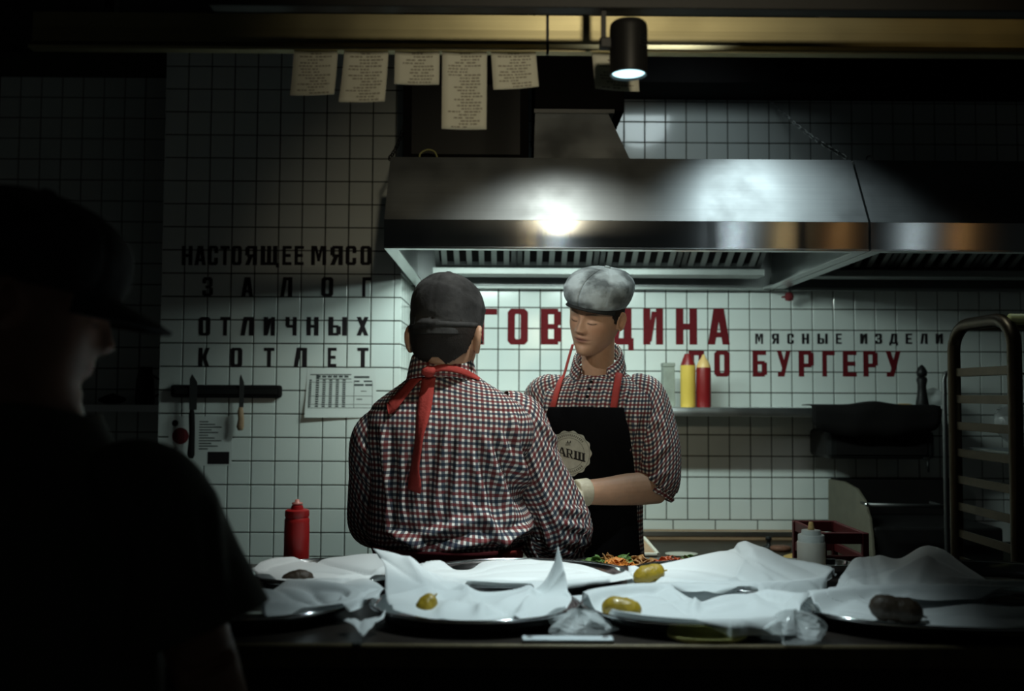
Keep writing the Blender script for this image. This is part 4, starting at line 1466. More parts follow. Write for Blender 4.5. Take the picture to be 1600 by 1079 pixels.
def draw_card(t, o0, on):
    for (u, v, r) in ((.10, .14, .055), (.19, .40, .14)):
        m = MB()
        c = on(u, v)
        rr = r * 0.25
        m.poly([c + (rr * math.cos(a), 0, rr * math.sin(a)) for a in np.linspace(0, 2 * math.pi, 25)[:-1]], (0, .0004, 0))
        m.build('round_stamp', 'maroon' if r > .1 else 'black_paint', t, o0)
    m = MB()
    for i in range(11):
        v = .10 + .055 * i
        u1 = .62 + .26 * ((i * 7) % 5) / 5
        m.add([on(.48, v), on(u1, v), on(u1, v + .022), on(.48, v + .022)], [(3, 2, 1, 0)])
    tag(m.build('print', 'ink_dark', t, o0), kind='stuff')
    MB().poly([on(.62, .72), on(.96, .72), on(.96, .97), on(.62, .97)][::-1], (0, .0004, 0)).build('dark_box', 'black_paint', t, o0)


notice([(264, 650), (364, 650), (362, 727), (262, 727)], YP, 'clear sleeved card with round stamps below the knife rack', 'sheet', draw_card)
# things in the dim recess at the far left
rs = thing('recess_shelf', (at(180, 632, 4.2)[0], YB, ZS), 'dim steel shelf in the recess at the far left', 'shelf')
o_ = (at(180, 632, 4.2)[0], YB, ZS)
MB().box((at(20, 632, 4.2)[0], 4.22, ZS - .006), (at(252, 632, 4.2)[0], YB - .001, ZS)).build('board', 'steel_plain', rs, o_)
MB().box((at(20, 632, 4.2)[0], 4.214, ZS - .03), (at(252, 632, 4.2)[0], 4.22, ZS)).build('front_lip', 'steel_plain', rs, o_)
c_ = at(226, 628, 4.36)
ju = thing('steel_jug', (c_[0], 4.36, ZS), 'dark jug with a bright glint on the recess shelf', 'jug')
o_ = (c_[0], 4.36, ZS)
MB().lathe([(0, 0), (.04, 0), (.043, .01), (.038, .11), (.03, .15), (.034, .17), (.031, .17), (.026, .15), (.034, .1), (0, .02)][::-1], o_, 24).build('body', 'black_metal', ju, o_, smooth=True)
MB().loft([(c_[0] + .036, 4.36, ZS + .03), (c_[0] + .07, 4.36, ZS + .05), (c_[0] + .07, 4.36, ZS + .11), (c_[0] + .034, 4.36, ZS + .13)], [.006] * 4, 8).build('handle', 'black_metal', ju, o_, smooth=True)
soft_bag(176, 4.38, .06, .05, .045, ZS + .001, 'folded_cloth', 'black_matt', 'dark crumpled cloth on the recess shelf beside the jug', 'cloth', 4)

# ------------------------------------------------------------------ griddle line along the back wall
ZG = at(1100, 846, 4.40)[2]
XG0, XG1 = at(985, 850, 4.3)[0], at(1293, 780, 4.5)[0] - .012
gr = thing('griddle', (0.5 * (XG0 + XG1), 3.75, 0), 'long low steel griddle against the back wall', 'griddle')
o_ = (0.5 * (XG0 + XG1), 3.75, 0)
XGL = at(700, 850, 4.3)[0]
MB().box((XGL, 3.72, ZG - .05), (XG1, 4.50, ZG)).build('hot_plate', 'griddle_dark', gr, o_, bevel=.004)
MB().box((XGL, 4.44, ZG), (XG1, YB - .004, ZG + .035)).build('splash_ledge', 'wood', gr, o_, bevel=.004)
MB().box((XGL, 4.436, ZG + .020), (XG1, 4.442, ZG + .040)).build('ledge_trim', 'steel_plain', gr, o_)
MB().box((XGL, 3.74, 0.08), (XG1, 4.48, ZG - .05)).build('cabinet_body', 'steel_dark', gr, o_)
for x in (XGL + .06, XG1 - .06):
    for y in (3.80, 4.42):
        MB().cyl((x, y, 0), (x, y, .085), .02, n=12).build('leg', 'steel_dark', gr, o_)
c_ = at(1065, 867, 4.0)
tag(MB().lathe([(0, 0), (.05, 0), (.066, .008), (.068, .012), (.06, .010), (0, .006)][::-1], (c_[0], 4.0, ZG + .001), 32, 1, .7).build('plate', 'white_plastic', None, (c_[0], 4.0, ZG), smooth=True), 'small white oval plate on the griddle', 'plate')
c_ = at(1220, 858, 4.15)
tag(MB().lathe([(0, 0), (.04, 0), (.046, .008), (.044, .018), (.03, .022), (0, .021)][::-1], (c_[0], 4.15, ZG + .001), 22, 1, .8).build('burger_patty', 'patty', None, (c_[0], 4.15, ZG), smooth=True), 'browned burger patty on the griddle', 'patty')
c_ = at(1201, 858, 4.2)
kn = thing('burger_press', (c_[0], 4.2, ZG), 'small black press weight beside the patty on the griddle', 'press')
MB().lathe([(0, 0), (.026, 0), (.026, .012), (.01, .016), (.008, .036), (.014, .040), (.012, .052), (0, .054)][::-1], (c_[0], 4.2, ZG + .001), 18).build('base', 'black_metal', kn, (c_[0], 4.2, ZG), smooth=True)
c_ = at(1243, 880, 3.85)
tag(MB().lathe([(0, 0), (.045, 0), (.052, .01), (.046, .026), (.02, .036), (0, .037)][::-1], (c_[0], 3.85, ZG + .001), 24).build('burger_bun', 'bun', None, (c_[0], 3.85, ZG), smooth=True), 'yellowish toasted bun half at the griddle front', 'bun')
# black charcoal oven and the red crate at the right
xa, xb = at(1293, 780, 4.5)[0], at(1478, 780, 3.95)[0]
zt2 = at(1380, 746, 4.5)[2]
ov = thing('charcoal_grill', (xa, 3.95, 0), 'big black charcoal grill with a rounded olive side plate', 'grill')
o_ = (xa, 3.95, 0)


def on_side(px, py):
    Y = 4.5
    for _ in range(30):                 # where the sight line meets the plane of the side plate
        Y *= xa / at(px, py, Y)[0]
    return (xa, Y, at(px, py, Y)[2])


MB().box((xa + .014, 3.98, 0.06), (xb + .25, 4.50, zt2 - .16)).build('body', 'black_metal', ov, o_, bevel=.01)
MB().box((xa + .014, 4.40, zt2 - .16), (xb + .25, 4.50, zt2)).build('back_wall', 'black_matt', ov, o_, bevel=.006)
pts = [on_side(*q) for q in ((1294, 748), (1318, 752), (1338, 763), (1350, 782), (1358, 810), (1362, 845), (1366, 905), (1294, 905))]
MB().poly(pts, (0.012, 0, 0)).build('side_plate', 'olive', ov, o_, bevel=.002)
YR_ = pts[5][1] - .06
MB().cyl(at(1354, 788, YR_), at(1478, 791, YR_), .008, n=10).build('front_rail', 'steel_dark', ov, o_, smooth=True)
MB().lathe([(0, -.008), (.008, -.006), (.008, .006), (0, .008)], at(1354, 788, YR_ - .01), 10).build('rail_knob', 'chrome', ov, o_, smooth=True)
for q in (1360, 1470):
    p_ = at(q, 789, YR_)
    MB().cyl(p_, (p_[0], 4.0, p_[2]), .006, n=8).build('rail_bracket', 'steel_dark', ov, o_)
for x in (xa + .08, xb + .2):
    for y in (4.02, 4.44):
        MB().cyl((x, y, 0), (x, y, .065), .025, n=12).build('foot', 'black_metal', ov, o_)

# ------------------------------------------------------------------ prep table between the cooks
ZP = at(1000, 888, 2.58)[2] - 0.012
xa, xb = -0.34, 0.86
pt = thing('prep_table', (0.26, 2.72, 0), 'steel prep table between the two cooks', 'table')
o_ = (0.26, 2.72, 0)
MB().box((xa, 2.57, ZP - .035), (xb, 2.83, ZP)).build('table_top', 'steel_plain', pt, o_, bevel=.003)
MB().box((xa + .03, 2.59, .2), (xb - .03, 2.81, .225)).build('under_shelf', 'steel_dark', pt, o_)
for x in (xa + .03, xb - .03):
    for y in (2.60, 2.80):
        MB().cyl((x, y, 0), (x, y, ZP - .03), .018, n=12).build('leg', 'steel_plain', pt, o_)


def veg_pile(px, Y, sx, sy, n, m, label, name, cat, seed, zb=None):
    """chopped food heaped in a pan: many thin curled scraps that nobody could count"""
    g = np.random.default_rng(seed)
    c = at(px, 885, Y)
    zb = ZP + 0.002 if zb is None else zb
    mb = MB()
    for k in range(n):
        x, y = g.normal(0, sx * .45), g.normal(0, sy * .45)
        x, y = np.clip(x, -sx, sx), np.clip(y, -sy, sy)
        z = zb + .004 + .022 * math.exp(-(x / sx) ** 2 * 2 - (y / sy) ** 2 * 2) * g.uniform(.3, 1)
        w = g.uniform(.008, .018)
        U, V = np.meshgrid(np.linspace(-1, 1, 4), np.linspace(-1, 1, 4))
        P = np.stack([U * w, V * w * .7, .25 * w * (U * U - V * V) + .1 * w * np.sin(3 * U + k)], -1)
        Rm = rotz(g.uniform(0, 6.28)) @ rotx(g.uniform(-.7, .7)) @ roty(g.uniform(-.7, .7))
        P = P @ Rm.T + (c[0] + x, Y + y, z + .006)
        P[..., 2] = np.maximum(P[..., 2], zb)
        mb.shell(P, .0014)
    o = mb.build(name, m, None, (c[0], Y, zb), smooth=True)
    return tag(o, label, cat, None, 'stuff')


veg_pile(930, 2.62, .045, .03, 36, 'leaf', 'chopped green lettuce beside the checked elbow', 'chopped_lettuce', 'lettuce', 1)
veg_pile(962, 2.60, .045, .03, 44, 'carrot', 'orange and yellow sliced vegetables beside the lettuce', 'sliced_vegetable', 'vegetables', 2)
veg_pile(952, 2.66, .03, .025, 24, 'onion', 'browned fried onion behind the orange vegetables', 'fried_onion', 'onion', 3)
veg_pile(978, 2.66, .022, .03, 22, 'leaf', 'small green lettuce scraps beside the fried onion', 'chopped_lettuce', 'lettuce', 4)
veg_pile(1002, 2.64, .045, .03, 40, 'onion', 'pale sliced mushrooms under the brighter gherkin', 'sliced_mushroom', 'mushrooms', 5)
veg_pile(1044, 2.62, .055, .03, 50, 'tomato', 'chopped red tomato behind the gherkin', 'chopped_tomato', 'tomato', 6)
veg_pile(1082, 2.64, .03, .03, 22, 'leaf', 'green herb leaves behind the peaked sheet', 'herb_leaf', 'herbs', 7)

# open steel box with a wooden board and white rails left of the griddle
ca = at(992, 875, 3.45)
bx = thing('cutting_board', tuple(ca), 'brown board framed in white plastic behind the black apron', 'board')
za = ca[2]
pts = [at(1003, 868, 3.30), at(1000, 838, 3.60), at(1004, 843, 3.60), at(1024, 868, 3.30)]
q = at(990, 868, 3.30), at(1026, 868, 3.30), at(1004, 842, 3.62), at(990, 842, 3.62)
P = np.array([[q[3] * (1 - u) + q[2] * u for u in np.linspace(0, 1, 4)], [q[0] * (1 - u) + q[1] * u for u in np.linspace(0, 1, 4)]])
MB().shell(P, 0.01).build('board', 'wood', bx, tuple(ca))
MB().loft([q[2] + (0.006, 0, .004), q[1] + (0.006, 0, .004)], [.007, .007], 8).build('side_rail', 'white_plastic', bx, tuple(ca))
MB().loft([q[0] + (0, -.004, .004), q[1] + (0, -.004, .004)], [.008, .008], 8).build('front_rail', 'white_plastic', bx, tuple(ca))
zs = q[0][2] - 0.006
for x in (q[0][0] + .01, q[1][0] - .01):
    MB().cyl((x, 3.31, 0), (x, 3.31, zs + .004), .012, n=10).build('leg', 'steel_dark', bx, tuple(ca))
for x in (q[0][0] + .004, q[2][0] - .01):
    MB().cyl((x, 3.60, 0), (x, 3.60, q[2][2] - .004), .012, n=10).build('leg', 'steel_dark', bx, tuple(ca))
c_ = at(1320, 884, 3.0)
xa, xb = at(1284, 880, 3.0)[0], at(1356, 880, 3.0)[0]
rk = thing('red_crate', (c_[0], 3.0, 0), 'dark red plastic crate behind the white squeeze bottle', 'crate')
o_ = (c_[0], 3.0, 0)
ztop_ = at(1320, 832, 3.0)[2]
zlow = ztop_ - .26
for z, h in ((zlow, .05), (zlow + .09, .04), (zlow + .16, .03), (ztop_ - .035, .035)):
    for y in (3.0, 3.28):
        MB().box((xa, y, z), (xb, y + .012, z + h)).build('slat', 'crate', rk, o_, bevel=.003)
    for x in (xa, xb - .012):
        MB().box((x, 3.012, z), (x + .012, 3.28, z + h)).build('slat', 'crate', rk, o_, bevel=.003)
for x in (xa - .004, xb - .016):
    for y in (2.996, 3.276):
        MB().box((x, y, zlow), (x + .02, y + .02, ztop_)).build('corner_post', 'crate', rk, o_, bevel=.003)
MB().box((xa, 3.0, zlow), (xb, 3.29, zlow + .012)).build('bottom', 'crate', rk, o_)
st = thing('crate_stand', (c_[0], 3.14, 0), 'dark steel stand under the red crate', 'stand')
MB().box((xa - .01, 2.98, zlow - .02), (xb + .01, 3.31, zlow - .001)).build('seat', 'steel_dark', st, (c_[0], 3.14, 0), bevel=.004)
for x in (xa + .01, xb - .01):
    for y in (3.0, 3.29):
        MB().cyl((x, y, 0), (x, y, zlow - .015), .013, n=10).build('leg', 'steel_dark', st, (c_[0], 3.14, 0))

# ------------------------------------------------------------------ bakery rack at the right
RX = at(1588, 700, 2.73)[0] + 0.0
YN, YK = 2.73, 3.10
RZ = at(1588, 485, YN)[2]
rkx = thing('bakery_rack', (RX, YN, 0), 'tall worn steel bakery rack with rounded tube frame at the picture edge', 'rack')
o_ = (RX, YN, 0)
RW = 0.50
rt = 0.020
for x in (RX, RX + RW):
    bend = [(x, YK, 0.07)] + [(x, YK, z) for z in np.linspace(.4, RZ - .10, 6)]
    bend += [(x, YK - .10 * (1 - math.cos(a)), RZ - .10 + .08 * math.sin(a)) for a in np.linspace(.3, 1.57, 5)]
    bend += [(x, YN + .10 * (1 - math.cos(a)), RZ - .10 + .08 * math.sin(a)) for a in np.linspace(1.57, .3, 5)]
    bend += [(x, YN, z) for z in np.linspace(RZ - .10, .4, 6)] + [(x, YN, 0.07)]
    MB().loft(bend, [rt] * len(bend), 14, up=(1, 0, 0)).build('tube_frame', 'rack', rkx, o_, smooth=True)
    s = 1 if x == RX else -1
    zr = at(1588, 577, YN)[2]
    k = 0
    while zr - .0855 * k > .2:
        z = zr - .0855 * k
        MB().add([(x - .004, YN + .01, z - .012), (x + .004, YN + .01, z - .012), (x + .004, YK - .01, z - .012), (x - .004, YK - .01, z - .012),
                  (x - .004, YN + .01, z + .012), (x + .004, YN + .01, z + .012), (x + .004, YK - .01, z + .012), (x - .004, YK - .01, z + .012)],
                 [(0, 3, 2, 1), (4, 5, 6, 7), (0, 1, 5, 4), (1, 2, 6, 5), (2, 3, 7, 6), (3, 0, 4, 7)]).box((x if s > 0 else x - .035, YN + .01, z - .014), (x + .035 if s > 0 else x, YK - .01, z - .010)).build('runner', 'rack', rkx, o_)
        k += 1
for y in (YN, YK):
    MB().cyl((RX, y, .16), (RX + RW, y, .16), .014, n=10).build('cross_bar', 'rack', rkx, o_, smooth=True)
MB().cyl((RX + .004, YN + .03, RZ - .022), (RX + RW - .004, YN + .03, RZ - .022), .016, n=12).build('top_bar', 'lemon', rkx, o_, smooth=True)
MB().cyl((RX, YK - .05, RZ - .022), (RX + RW, YK - .05, RZ - .022), .014, n=12).build('cross_bar', 'rack', rkx, o_, smooth=True)
for x in (RX, RX + RW):
    for y in (YN, YK):
        cs = MB().cyl((x, y, .055), (x, y, .075), .02, n=12)
        co = cs.build('caster', 'steel_dark', rkx, o_)
        MB().cyl((x - .012, y, .034), (x + .012, y, .034), .033, n=18).build('wheel', 'black_matt', co, o_, smooth=True)
# a film-wrapped tray of food on the rack
zr = at(1588, 577, YN)[2] - .0855 * 3
ty = thing('sheet_pan', (RX + .25, 2.9, zr), 'steel sheet pan slid into the bakery rack', 'pan')
MB().box((RX + .036, YN + .03, zr - .009), (RX + RW - .036, YK - .03, zr - .004)).build('pan_bottom', 'steel_plain', ty, (RX + .25, 2.9, zr))
for (x0, x1, y0, y1) in ((RX + .028, RX + .036, YN + .03, YK - .03), (RX + RW - .036, RX + RW - .028, YN + .03, YK - .03), (RX + .036, RX + RW - .036, YN + .022, YN + .03), (RX + .036, RX + RW - .036, YK - .03, YK - .022)):
    MB().box((x0, y0, zr - .009), (x1, y1, zr + .016)).build('pan_side', 'steel_plain', ty, (RX + .25, 2.9, zr))
soft_bag(1640, 2.9, .15, .12, .20, zr - .003, 'wrapped_dough', 'film', 'clear film-wrapped bundle resting in the bakery rack', 'bundle', 3)
# a thin standpipe beside the rack
pp = at(1477, 700, 3.68)
ptop = at(1477, 580, 3.68)
gp = thing('gas_pipe', (pp[0], 3.68, 0), 'thin steel pipe rising beside the bakery rack', 'pipe')
MB().loft([(pp[0], 3.68, 0), (pp[0], 3.68, ptop[2] - .03), (pp[0] + .006, 3.68, ptop[2] - .008), (pp[0] + .03, 3.68, ptop[2]), (pp[0] + .10, 3.68, ptop[2])], [.009] * 5, 10, up=(0, 1, 0)).build('tube', 'steel_dark', gp, (pp[0], 3.68, 0), smooth=True)
MB().cyl((pp[0], 3.68, 0), (pp[0], 3.68, .01), .03, n=16).build('floor_flange', 'steel_dark', gp, (pp[0], 3.68, 0))


# ------------------------------------------------------------------ people
from mathutils.bvhtree import BVHTree


def proj(P):
    d = np.asarray(P) - CAM_POS
    w = d @ F_
    return np.stack([800 + FPX * (d @ R_) / w, 539.5 - FPX * (d @ U_) / w], -1)


HEADTAB = np.array([  # z, front, back, half width
    (.1180, .004, .006, .004), (.1150, .026, .034, .026), (.1040, .053, .061, .048), (.0880, .071, .079, .062), (.0660, .085, .092, .0715),
    (.0420, .0930, .098, .0755), (.0200, .0930, .099, .0765), (.0000, .0905, .097, .0755), (-.0200, .0915, .091, .0735),
    (-.0400, .0930, .080, .0700), (-.0580, .0925, .066, .0645), (-.0750, .0900, .054, .0575), (-.0900, .0890, .045, .0485),
    (-.1030, .0870, .038, .0385), (-.1130, .0780, .030, .0280), (-.1190, .0600, .022, .0150)])


def gs(x, z, cx, cz, sx, sz):
    return np.exp(-.5 * ((x - cx) / sx) ** 2 - .5 * ((z - cz) / sz) ** 2)


def head_points(nz=120, nph=144, off=0.0, detail=True):
    tab = catmull(HEADTAB, nz)
    ph = np.linspace(0, 2 * math.pi, nph + 1)
    s, c = np.sin(ph), np.cos(ph)
    z = np.repeat(tab[:, :1], nph + 1, 1)
    front = c > 0
    ex = np.where(front, 2.25, 2.1)
    f = np.where(front, tab[:, 1:2], tab[:, 2:3])
    x = (tab[:, 3:4] + off) * np.sign(s) * np.abs(s) ** (2 / ex)
    y = (f + off) * np.sign(c) * np.abs(c) ** (2 / ex)
    if detail:
        ax = np.abs(x)
        p = np.interp(z, [-.041, -.035, -.027, -.010, .010, .026], [0, .011, .0245, .0175, .0075, 0])
        sg = np.interp(z, [-.035, -.027, 0, .02], [.0105, .0095, .0066, .009])
        dy = p * np.exp(-.5 * (x / sg) ** 2)
        dy += .0075 * gs(ax, z, .0135, -.030, .005, .0055)
        dy -= .0030 * gs(ax, z, .0075, -.0375, .003, .0022)
        dy -= .0115 * gs(ax, z, .0300, .0070, .0130, .0095)
        dy += .0075 * gs(ax, z, .0310, .0005, .0100, .0070)
        dy -= .0022 * gs(ax, z, .0310, -.0062, .0110, .0016)
        dy += .0045 * gs(ax, z, .0280, .0250, .0190, .0058)
        dy += .0030 * gs(ax, z, .0460, -.0180, .0170, .0150)
        dy -= .0020 * gs(ax, z, .0380, -.0520, .0120, .0170)
        dy -= .0015 * gs(x, z, 0, -.0430, .0030, .0050)
        dy += .0050 * gs(x, z, 0, -.0515, .0150, .0040)
        dy += .0062 * gs(x, z, 0, -.0630, .0135, .0048)
        dy -= .0048 * gs(x, z, 0, -.0570, .0190, .0017)
        dy -= .0048 * gs(x, z, 0, -.0750, .0140, .0055)
        dy += .0055 * gs(x, z, 0, -.0960, .0140, .0110)
        y = y + dy * np.clip(y / .03, 0, 1)
    return np.stack([x, y, z], -1)


def add_closed_grid(mb, P):
    """closed tube of rings (seam column repeated): stitched and capped"""
    V = P[:, :-1].reshape(-1, 3)
    k, n = P.shape[0], P.shape[1] - 1
    F = []
    for i in range(k - 1):
        for j in range(n):
            F.append((i * n + j, (i + 1) * n + j, (i + 1) * n + (j + 1) % n, i * n + (j + 1) % n))
    F.append(tuple(range(n)))
    F.append(tuple((k - 1) * n + j for j in range(n - 1, -1, -1)))
    mb.add(V, F)


def ear_points(side, a=.0185, b=.031):
    prof = [(0.02, -.002), (.35, -.004), (.55, -.001), (.72, .007), (.88, .0095), (1.0, .006), (.97, .000), (.8, -.004), (.5, -.008), (.05, -.010)]
    th = np.linspace(0, 2 * math.pi, 33)
    rings = []
    for r, o in prof:
        egg = 1 - .18 * (np.sin(th) < 0) * np.abs(np.sin(th))
        rings.append(np.stack([np.full_like(th, o), r * a * np.cos(th) * egg, r * b * np.sin(th)], -1))
    P = np.array(rings)
    P[..., 1] -= .10 * P[..., 2]
    P = P @ rotz(math.radians(24)).T       # trailing edge stands off the head
    P[..., 0] += .0055
    P = P + (.0735, -.013, -.008)
    if side < 0:
        P[..., 0] *= -1
    return P


def hand(mb, wrist, d, nrm, L=.185, curl=.5, spread=.12, thumb_side=1):
    """palm and five separate fingers; d points to the fingertips, nrm out of the back of the hand"""
    d, nrm = unit(d), np.array(nrm, float)
    nrm = unit(nrm - d * np.dot(nrm, d))
    s = np.cross(d, nrm) * thumb_side
    w = np.array(wrist, float)
    mb.loft([w - d * .03, w, w + d * .03, w + d * .065, w + d * .098], [(.029, .022), (.028, .020), (.037, .0165), (.043, .0150), (.040, .0115)], 18, up=nrm, e=2.4)
    for k, (off, ln) in enumerate([(.031, .073), (.0105, .081), (-.0105, .076), (-.0305, .061)]):
        base = w + d * (.084 - .004 * (k == 3)) + s * off
        dirn = unit(d + s * (off * spread * 20))
        p = [base]
        a = 0.0
        cur = base
        for j, fr in enumerate((.12, .44, .27, .25)):
            a += 0 if j == 0 else curl * (.75 if j == 1 else .95)
            step = dirn * math.cos(a) - nrm * math.sin(a)
            cur = cur + step * ln * fr * 1.08
            p.append(cur)
        r = [.0090, .0092, .0083, .0074, .0052] if k < 3 else [.0080, .0080, .0070, .0063, .0045]
        mb.loft(catmull(p, 12), np.interp(np.linspace(0, 4, 12), range(5), r), 10, up=nrm)
    b = w + d * .022 + s * .028
    t1 = b + s * .026 + d * .022 - nrm * .012
    t2 = t1 + s * .010 + d * .030 - nrm * .012
    t3 = t2 - s * .003 + d * .025 - nrm * .006
    mb.loft(catmull([w + d * .015 + s * .012, b, t1, t2, t3], 14), np.interp(np.linspace(0, 4, 14), range(5), [.014, .0135, .0108, .0092, .006]), 10, up=nrm)


def remeshed(mb, name, voxel, org, tone_fn, smooth_it=2):
    me = mb.mesh(name + '_draft', org)
    o = bpy.data.objects.new('draft', me)
    COL.objects.link(o)
    r = o.modifiers.new('r', 'REMESH')
    r.mode = 'VOXEL'
    r.voxel_size = voxel
    if smooth_it:
        s = o.modifiers.new('s', 'SMOOTH')
        s.factor = .5
        s.iterations = smooth_it
    dg = bpy.context.evaluated_depsgraph_get()
    out = bpy.data.meshes.new_from_object(o.evaluated_get(dg))
    out.name = name
    bpy.data.objects.remove(o)
    bpy.data.meshes.remove(me)
    n = len(out.vertices)
    co = np.empty(n * 3, np.float32)
    out.vertices.foreach_get('co', co)
    co = co.reshape(-1, 3) + np.array(org)
    col = np.ones((n, 4), np.float32)
    col[:, :3] = tone_fn(co)
    a = out.attributes.new('tone', 'FLOAT_COLOR', 'POINT')
    a.data.foreach_set('color', col.ravel())
    out.polygons.foreach_set('use_smooth', np.ones(len(out.polygons), bool))
    out.materials.clear()
    return out


def face_tone(co, c, R, base, brow=(.05, .03, .02), lips=(.34, .13, .11), eyes=True):
    L = (co - c) @ R       # into head space
    x, y, z = L[:, 0], L[:, 1], L[:, 2]
    ax = np.abs(x)
    col = np.tile(np.array(base, float), (len(co), 1))
    fr = (y > .04)

    def mixin(m, k):
        m = (np.clip(m, 0, 1) * fr)[:, None]
        return col * (1 - m) + np.array(k) * m
    col = mixin(.55 * gs(ax, z, .045, -.025, .016, .014), (base[0] * .98, base[1] * .80, base[2] * .72))
    col = mixin(.75 * np.clip(1.6 * gs(x, z, 0, -.0575, .0155, .0068) - .3, 0, 1), lips)
    col = mixin(1.2 * gs(x, z, 0, -.0572, .017, .0013), (.10, .03, .03))
    if eyes:
        bz = .0235 + .004 * np.sin(np.clip((ax - .012) / .04, 0, 1) * 2.6)
        bm = np.exp(-((z - bz) / .0036) ** 2) * np.clip((ax - .010) / .006, 0, 1) * np.clip((.052 - ax) / .01, 0, 1)
        col = mixin(.9 * bm, brow)
        ez = -.0050 - .0025 * ((ax - .031) / .014) ** 2 * -1
        em = np.exp(-((z - ez) / .0019) ** 2) * np.clip((ax - .0155) / .004, 0, 1) * np.clip((.047 - ax) / .005, 0, 1)
        col = mixin(1.0 * em, (.03, .018, .014))
        cm = np.exp(-((z - .0085) / .0014) ** 2) * np.clip((ax - .0175) / .004, 0, 1) * np.clip((.045 - ax) / .005, 0, 1)
        col = mixin(.35 * cm, (base[0] * .5, base[1] * .42, base[2] * .4))
    col = mixin(.6 * gs(ax, z, .0075, -.0385, .003, .002), (.08, .03, .02))
    return col


class Torso:
    """rings in body space (x to the person's right, y to the front), keys: z, cx, cy, half width, front depth, back depth"""

    def __init__(s, keys, c, psi, n=150, e=2.35):
        s.T = catmull(np.array(keys, float), n)
        s.n, s.c, s.R, s.e = n, np.array(c, float), rotz(psi), e

    def tz(s, z):
        return float(np.interp(z, s.T[:, 0], np.linspace(0, 1, s.n)))

    def pts(s, tt, ph, off=0.0):
        """tt (rows) in 0..1, ph (rows, cols) in radians; 90 degrees is the front"""
        i = np.asarray(tt) * (s.n - 1)
        K = np.stack([np.interp(i, range(s.n), s.T[:, k]) for k in range(6)], -1)[:, None, :]
        cx, sx = np.cos(ph), np.sin(ph)
        a = K[..., 3] + off
        b = np.where(sx > 0, K[..., 4], K[..., 5]) + off
        x = K[..., 1] + a * np.sign(cx) * np.abs(cx) ** (2 / s.e)
        y = K[..., 2] + b * np.sign(sx) * np.abs(sx) ** (2 / s.e)
        z = np.broadcast_to(K[..., 0], x.shape)
        return np.stack([x, y, z], -1) @ s.R.T + s.c


def arc_uv(P, ref_col):
    du = np.linalg.norm(np.diff(P, axis=1), axis=2)
    u = np.concatenate([np.zeros((len(P), 1)), np.cumsum(du, 1)], 1)
    u = u - u[:, ref_col:ref_col + 1]
    dv = np.linalg.norm(np.diff(P, axis=0), axis=2)
    v = np.concatenate([np.zeros((1, P.shape[1])), np.cumsum(dv, 0)], 0)
    return np.stack([u, v], -1)


def push_folds(P, folds, seed, amp=.0035, scale=(16, 6), out=None):
    """crumple a cloth grid: soft noise plus named folds (a line in the picture, its width in pixels, its height in metres)"""
    n = grid_normals(P)
    cen = P.mean(1, keepdims=True)
    if ((P - cen) * n).sum() < 0:
        n = -n
    r, c = P.shape[:2]
    U, V = np.meshgrid(np.linspace(0, 1, c), np.linspace(0, 1, r))
    d = amp * wave_noise(U * scale[0] / 6, V * scale[1] / 6, 6, seed, 6) * 2.0
    q = proj(P)
    face = (n * (CAM_POS - P)).sum(2) > 0
    for x0, y0, x1, y1, w, a in folds:
        e = np.array([x1 - x0, y1 - y0], float)
        L = np.linalg.norm(e)
        e /= L
        rel = q - (x0, y0)
        s = rel @ e
        dd = rel @ np.array([-e[1], e[0]])
        tp = np.clip(s / (L * .25), 0, 1) * np.clip((L - s) / (L * .25), 0, 1)
        d = d + a * tp * (np.exp(-(dd / w) ** 2) - .55 * np.exp(-((np.abs(dd) - 1.7 * w) / w) ** 2)) * face
    return P + n * d[..., None]


def bvh_of(grids):
    V, F = [], []
    for P in grids:
        r, c = P.shape[:2]
        o = len(V)
        V += [tuple(p) for p in P.reshape(-1, 3)]
        F += [(o + i * c + j, o + i * c + j + 1, o + (i + 1) * c + j + 1, o + (i + 1) * c + j) for i in range(r - 1) for j in range(c - 1)]
    return BVHTree.FromPolygons(V, F)


def cast(bv, px, py, off):
    d = Vector(F_ * FPX + R_ * (px - 800.0) + U_ * (539.5 - py)).normalized()
    h, n, i, dist = bv.ray_cast(Vector(CAM_POS), d)
    if h is None:
        return None, None
    n = np.array(n)
    if np.dot(n, np.array(d)) > 0:
        n = -n
    return np.array(h) + n * off, n


YFALL = [2.9]


def ribbon(bv, px_pts, w, off, n=40, twist=None):
    """a tape laid on a body along a line in the picture, w metres wide"""
    line = catmull(np.array(px_pts, float), n)
    P, Nn = [], []
    for x, y in line:
        p, nn = cast(bv, x, y, off)
        if p is None:
            if not P:
                p, nn = at(x, y, YFALL[0]), -F_
                P.append(p)
                Nn.append(nn)
                continue
            k = Y_OF(P[-1], x, y)
            p, nn = k, Nn[-1]
        P.append(p)
        Nn.append(nn)
    P = np.array(P)
    for _ in range(3):
        P[1:-1] = (P[:-2] + 2 * P[1:-1] + P[2:]) / 4
    T_ = np.gradient(P, axis=0)
    rows = []
    for i in range(len(P)):
        nn = unit(np.mean(Nn[max(0, i - 3):i + 4], axis=0))
        s = unit(np.cross(T_[i], nn)) * w / 2
        rows.append([P[i] - s, P[i] - s * .33 + nn * .0008, P[i] + s * .33 + nn * .0008, P[i] + s])
    return np.array(rows)


def Y_OF(p, x, y):
    return at(x, y, p[1])


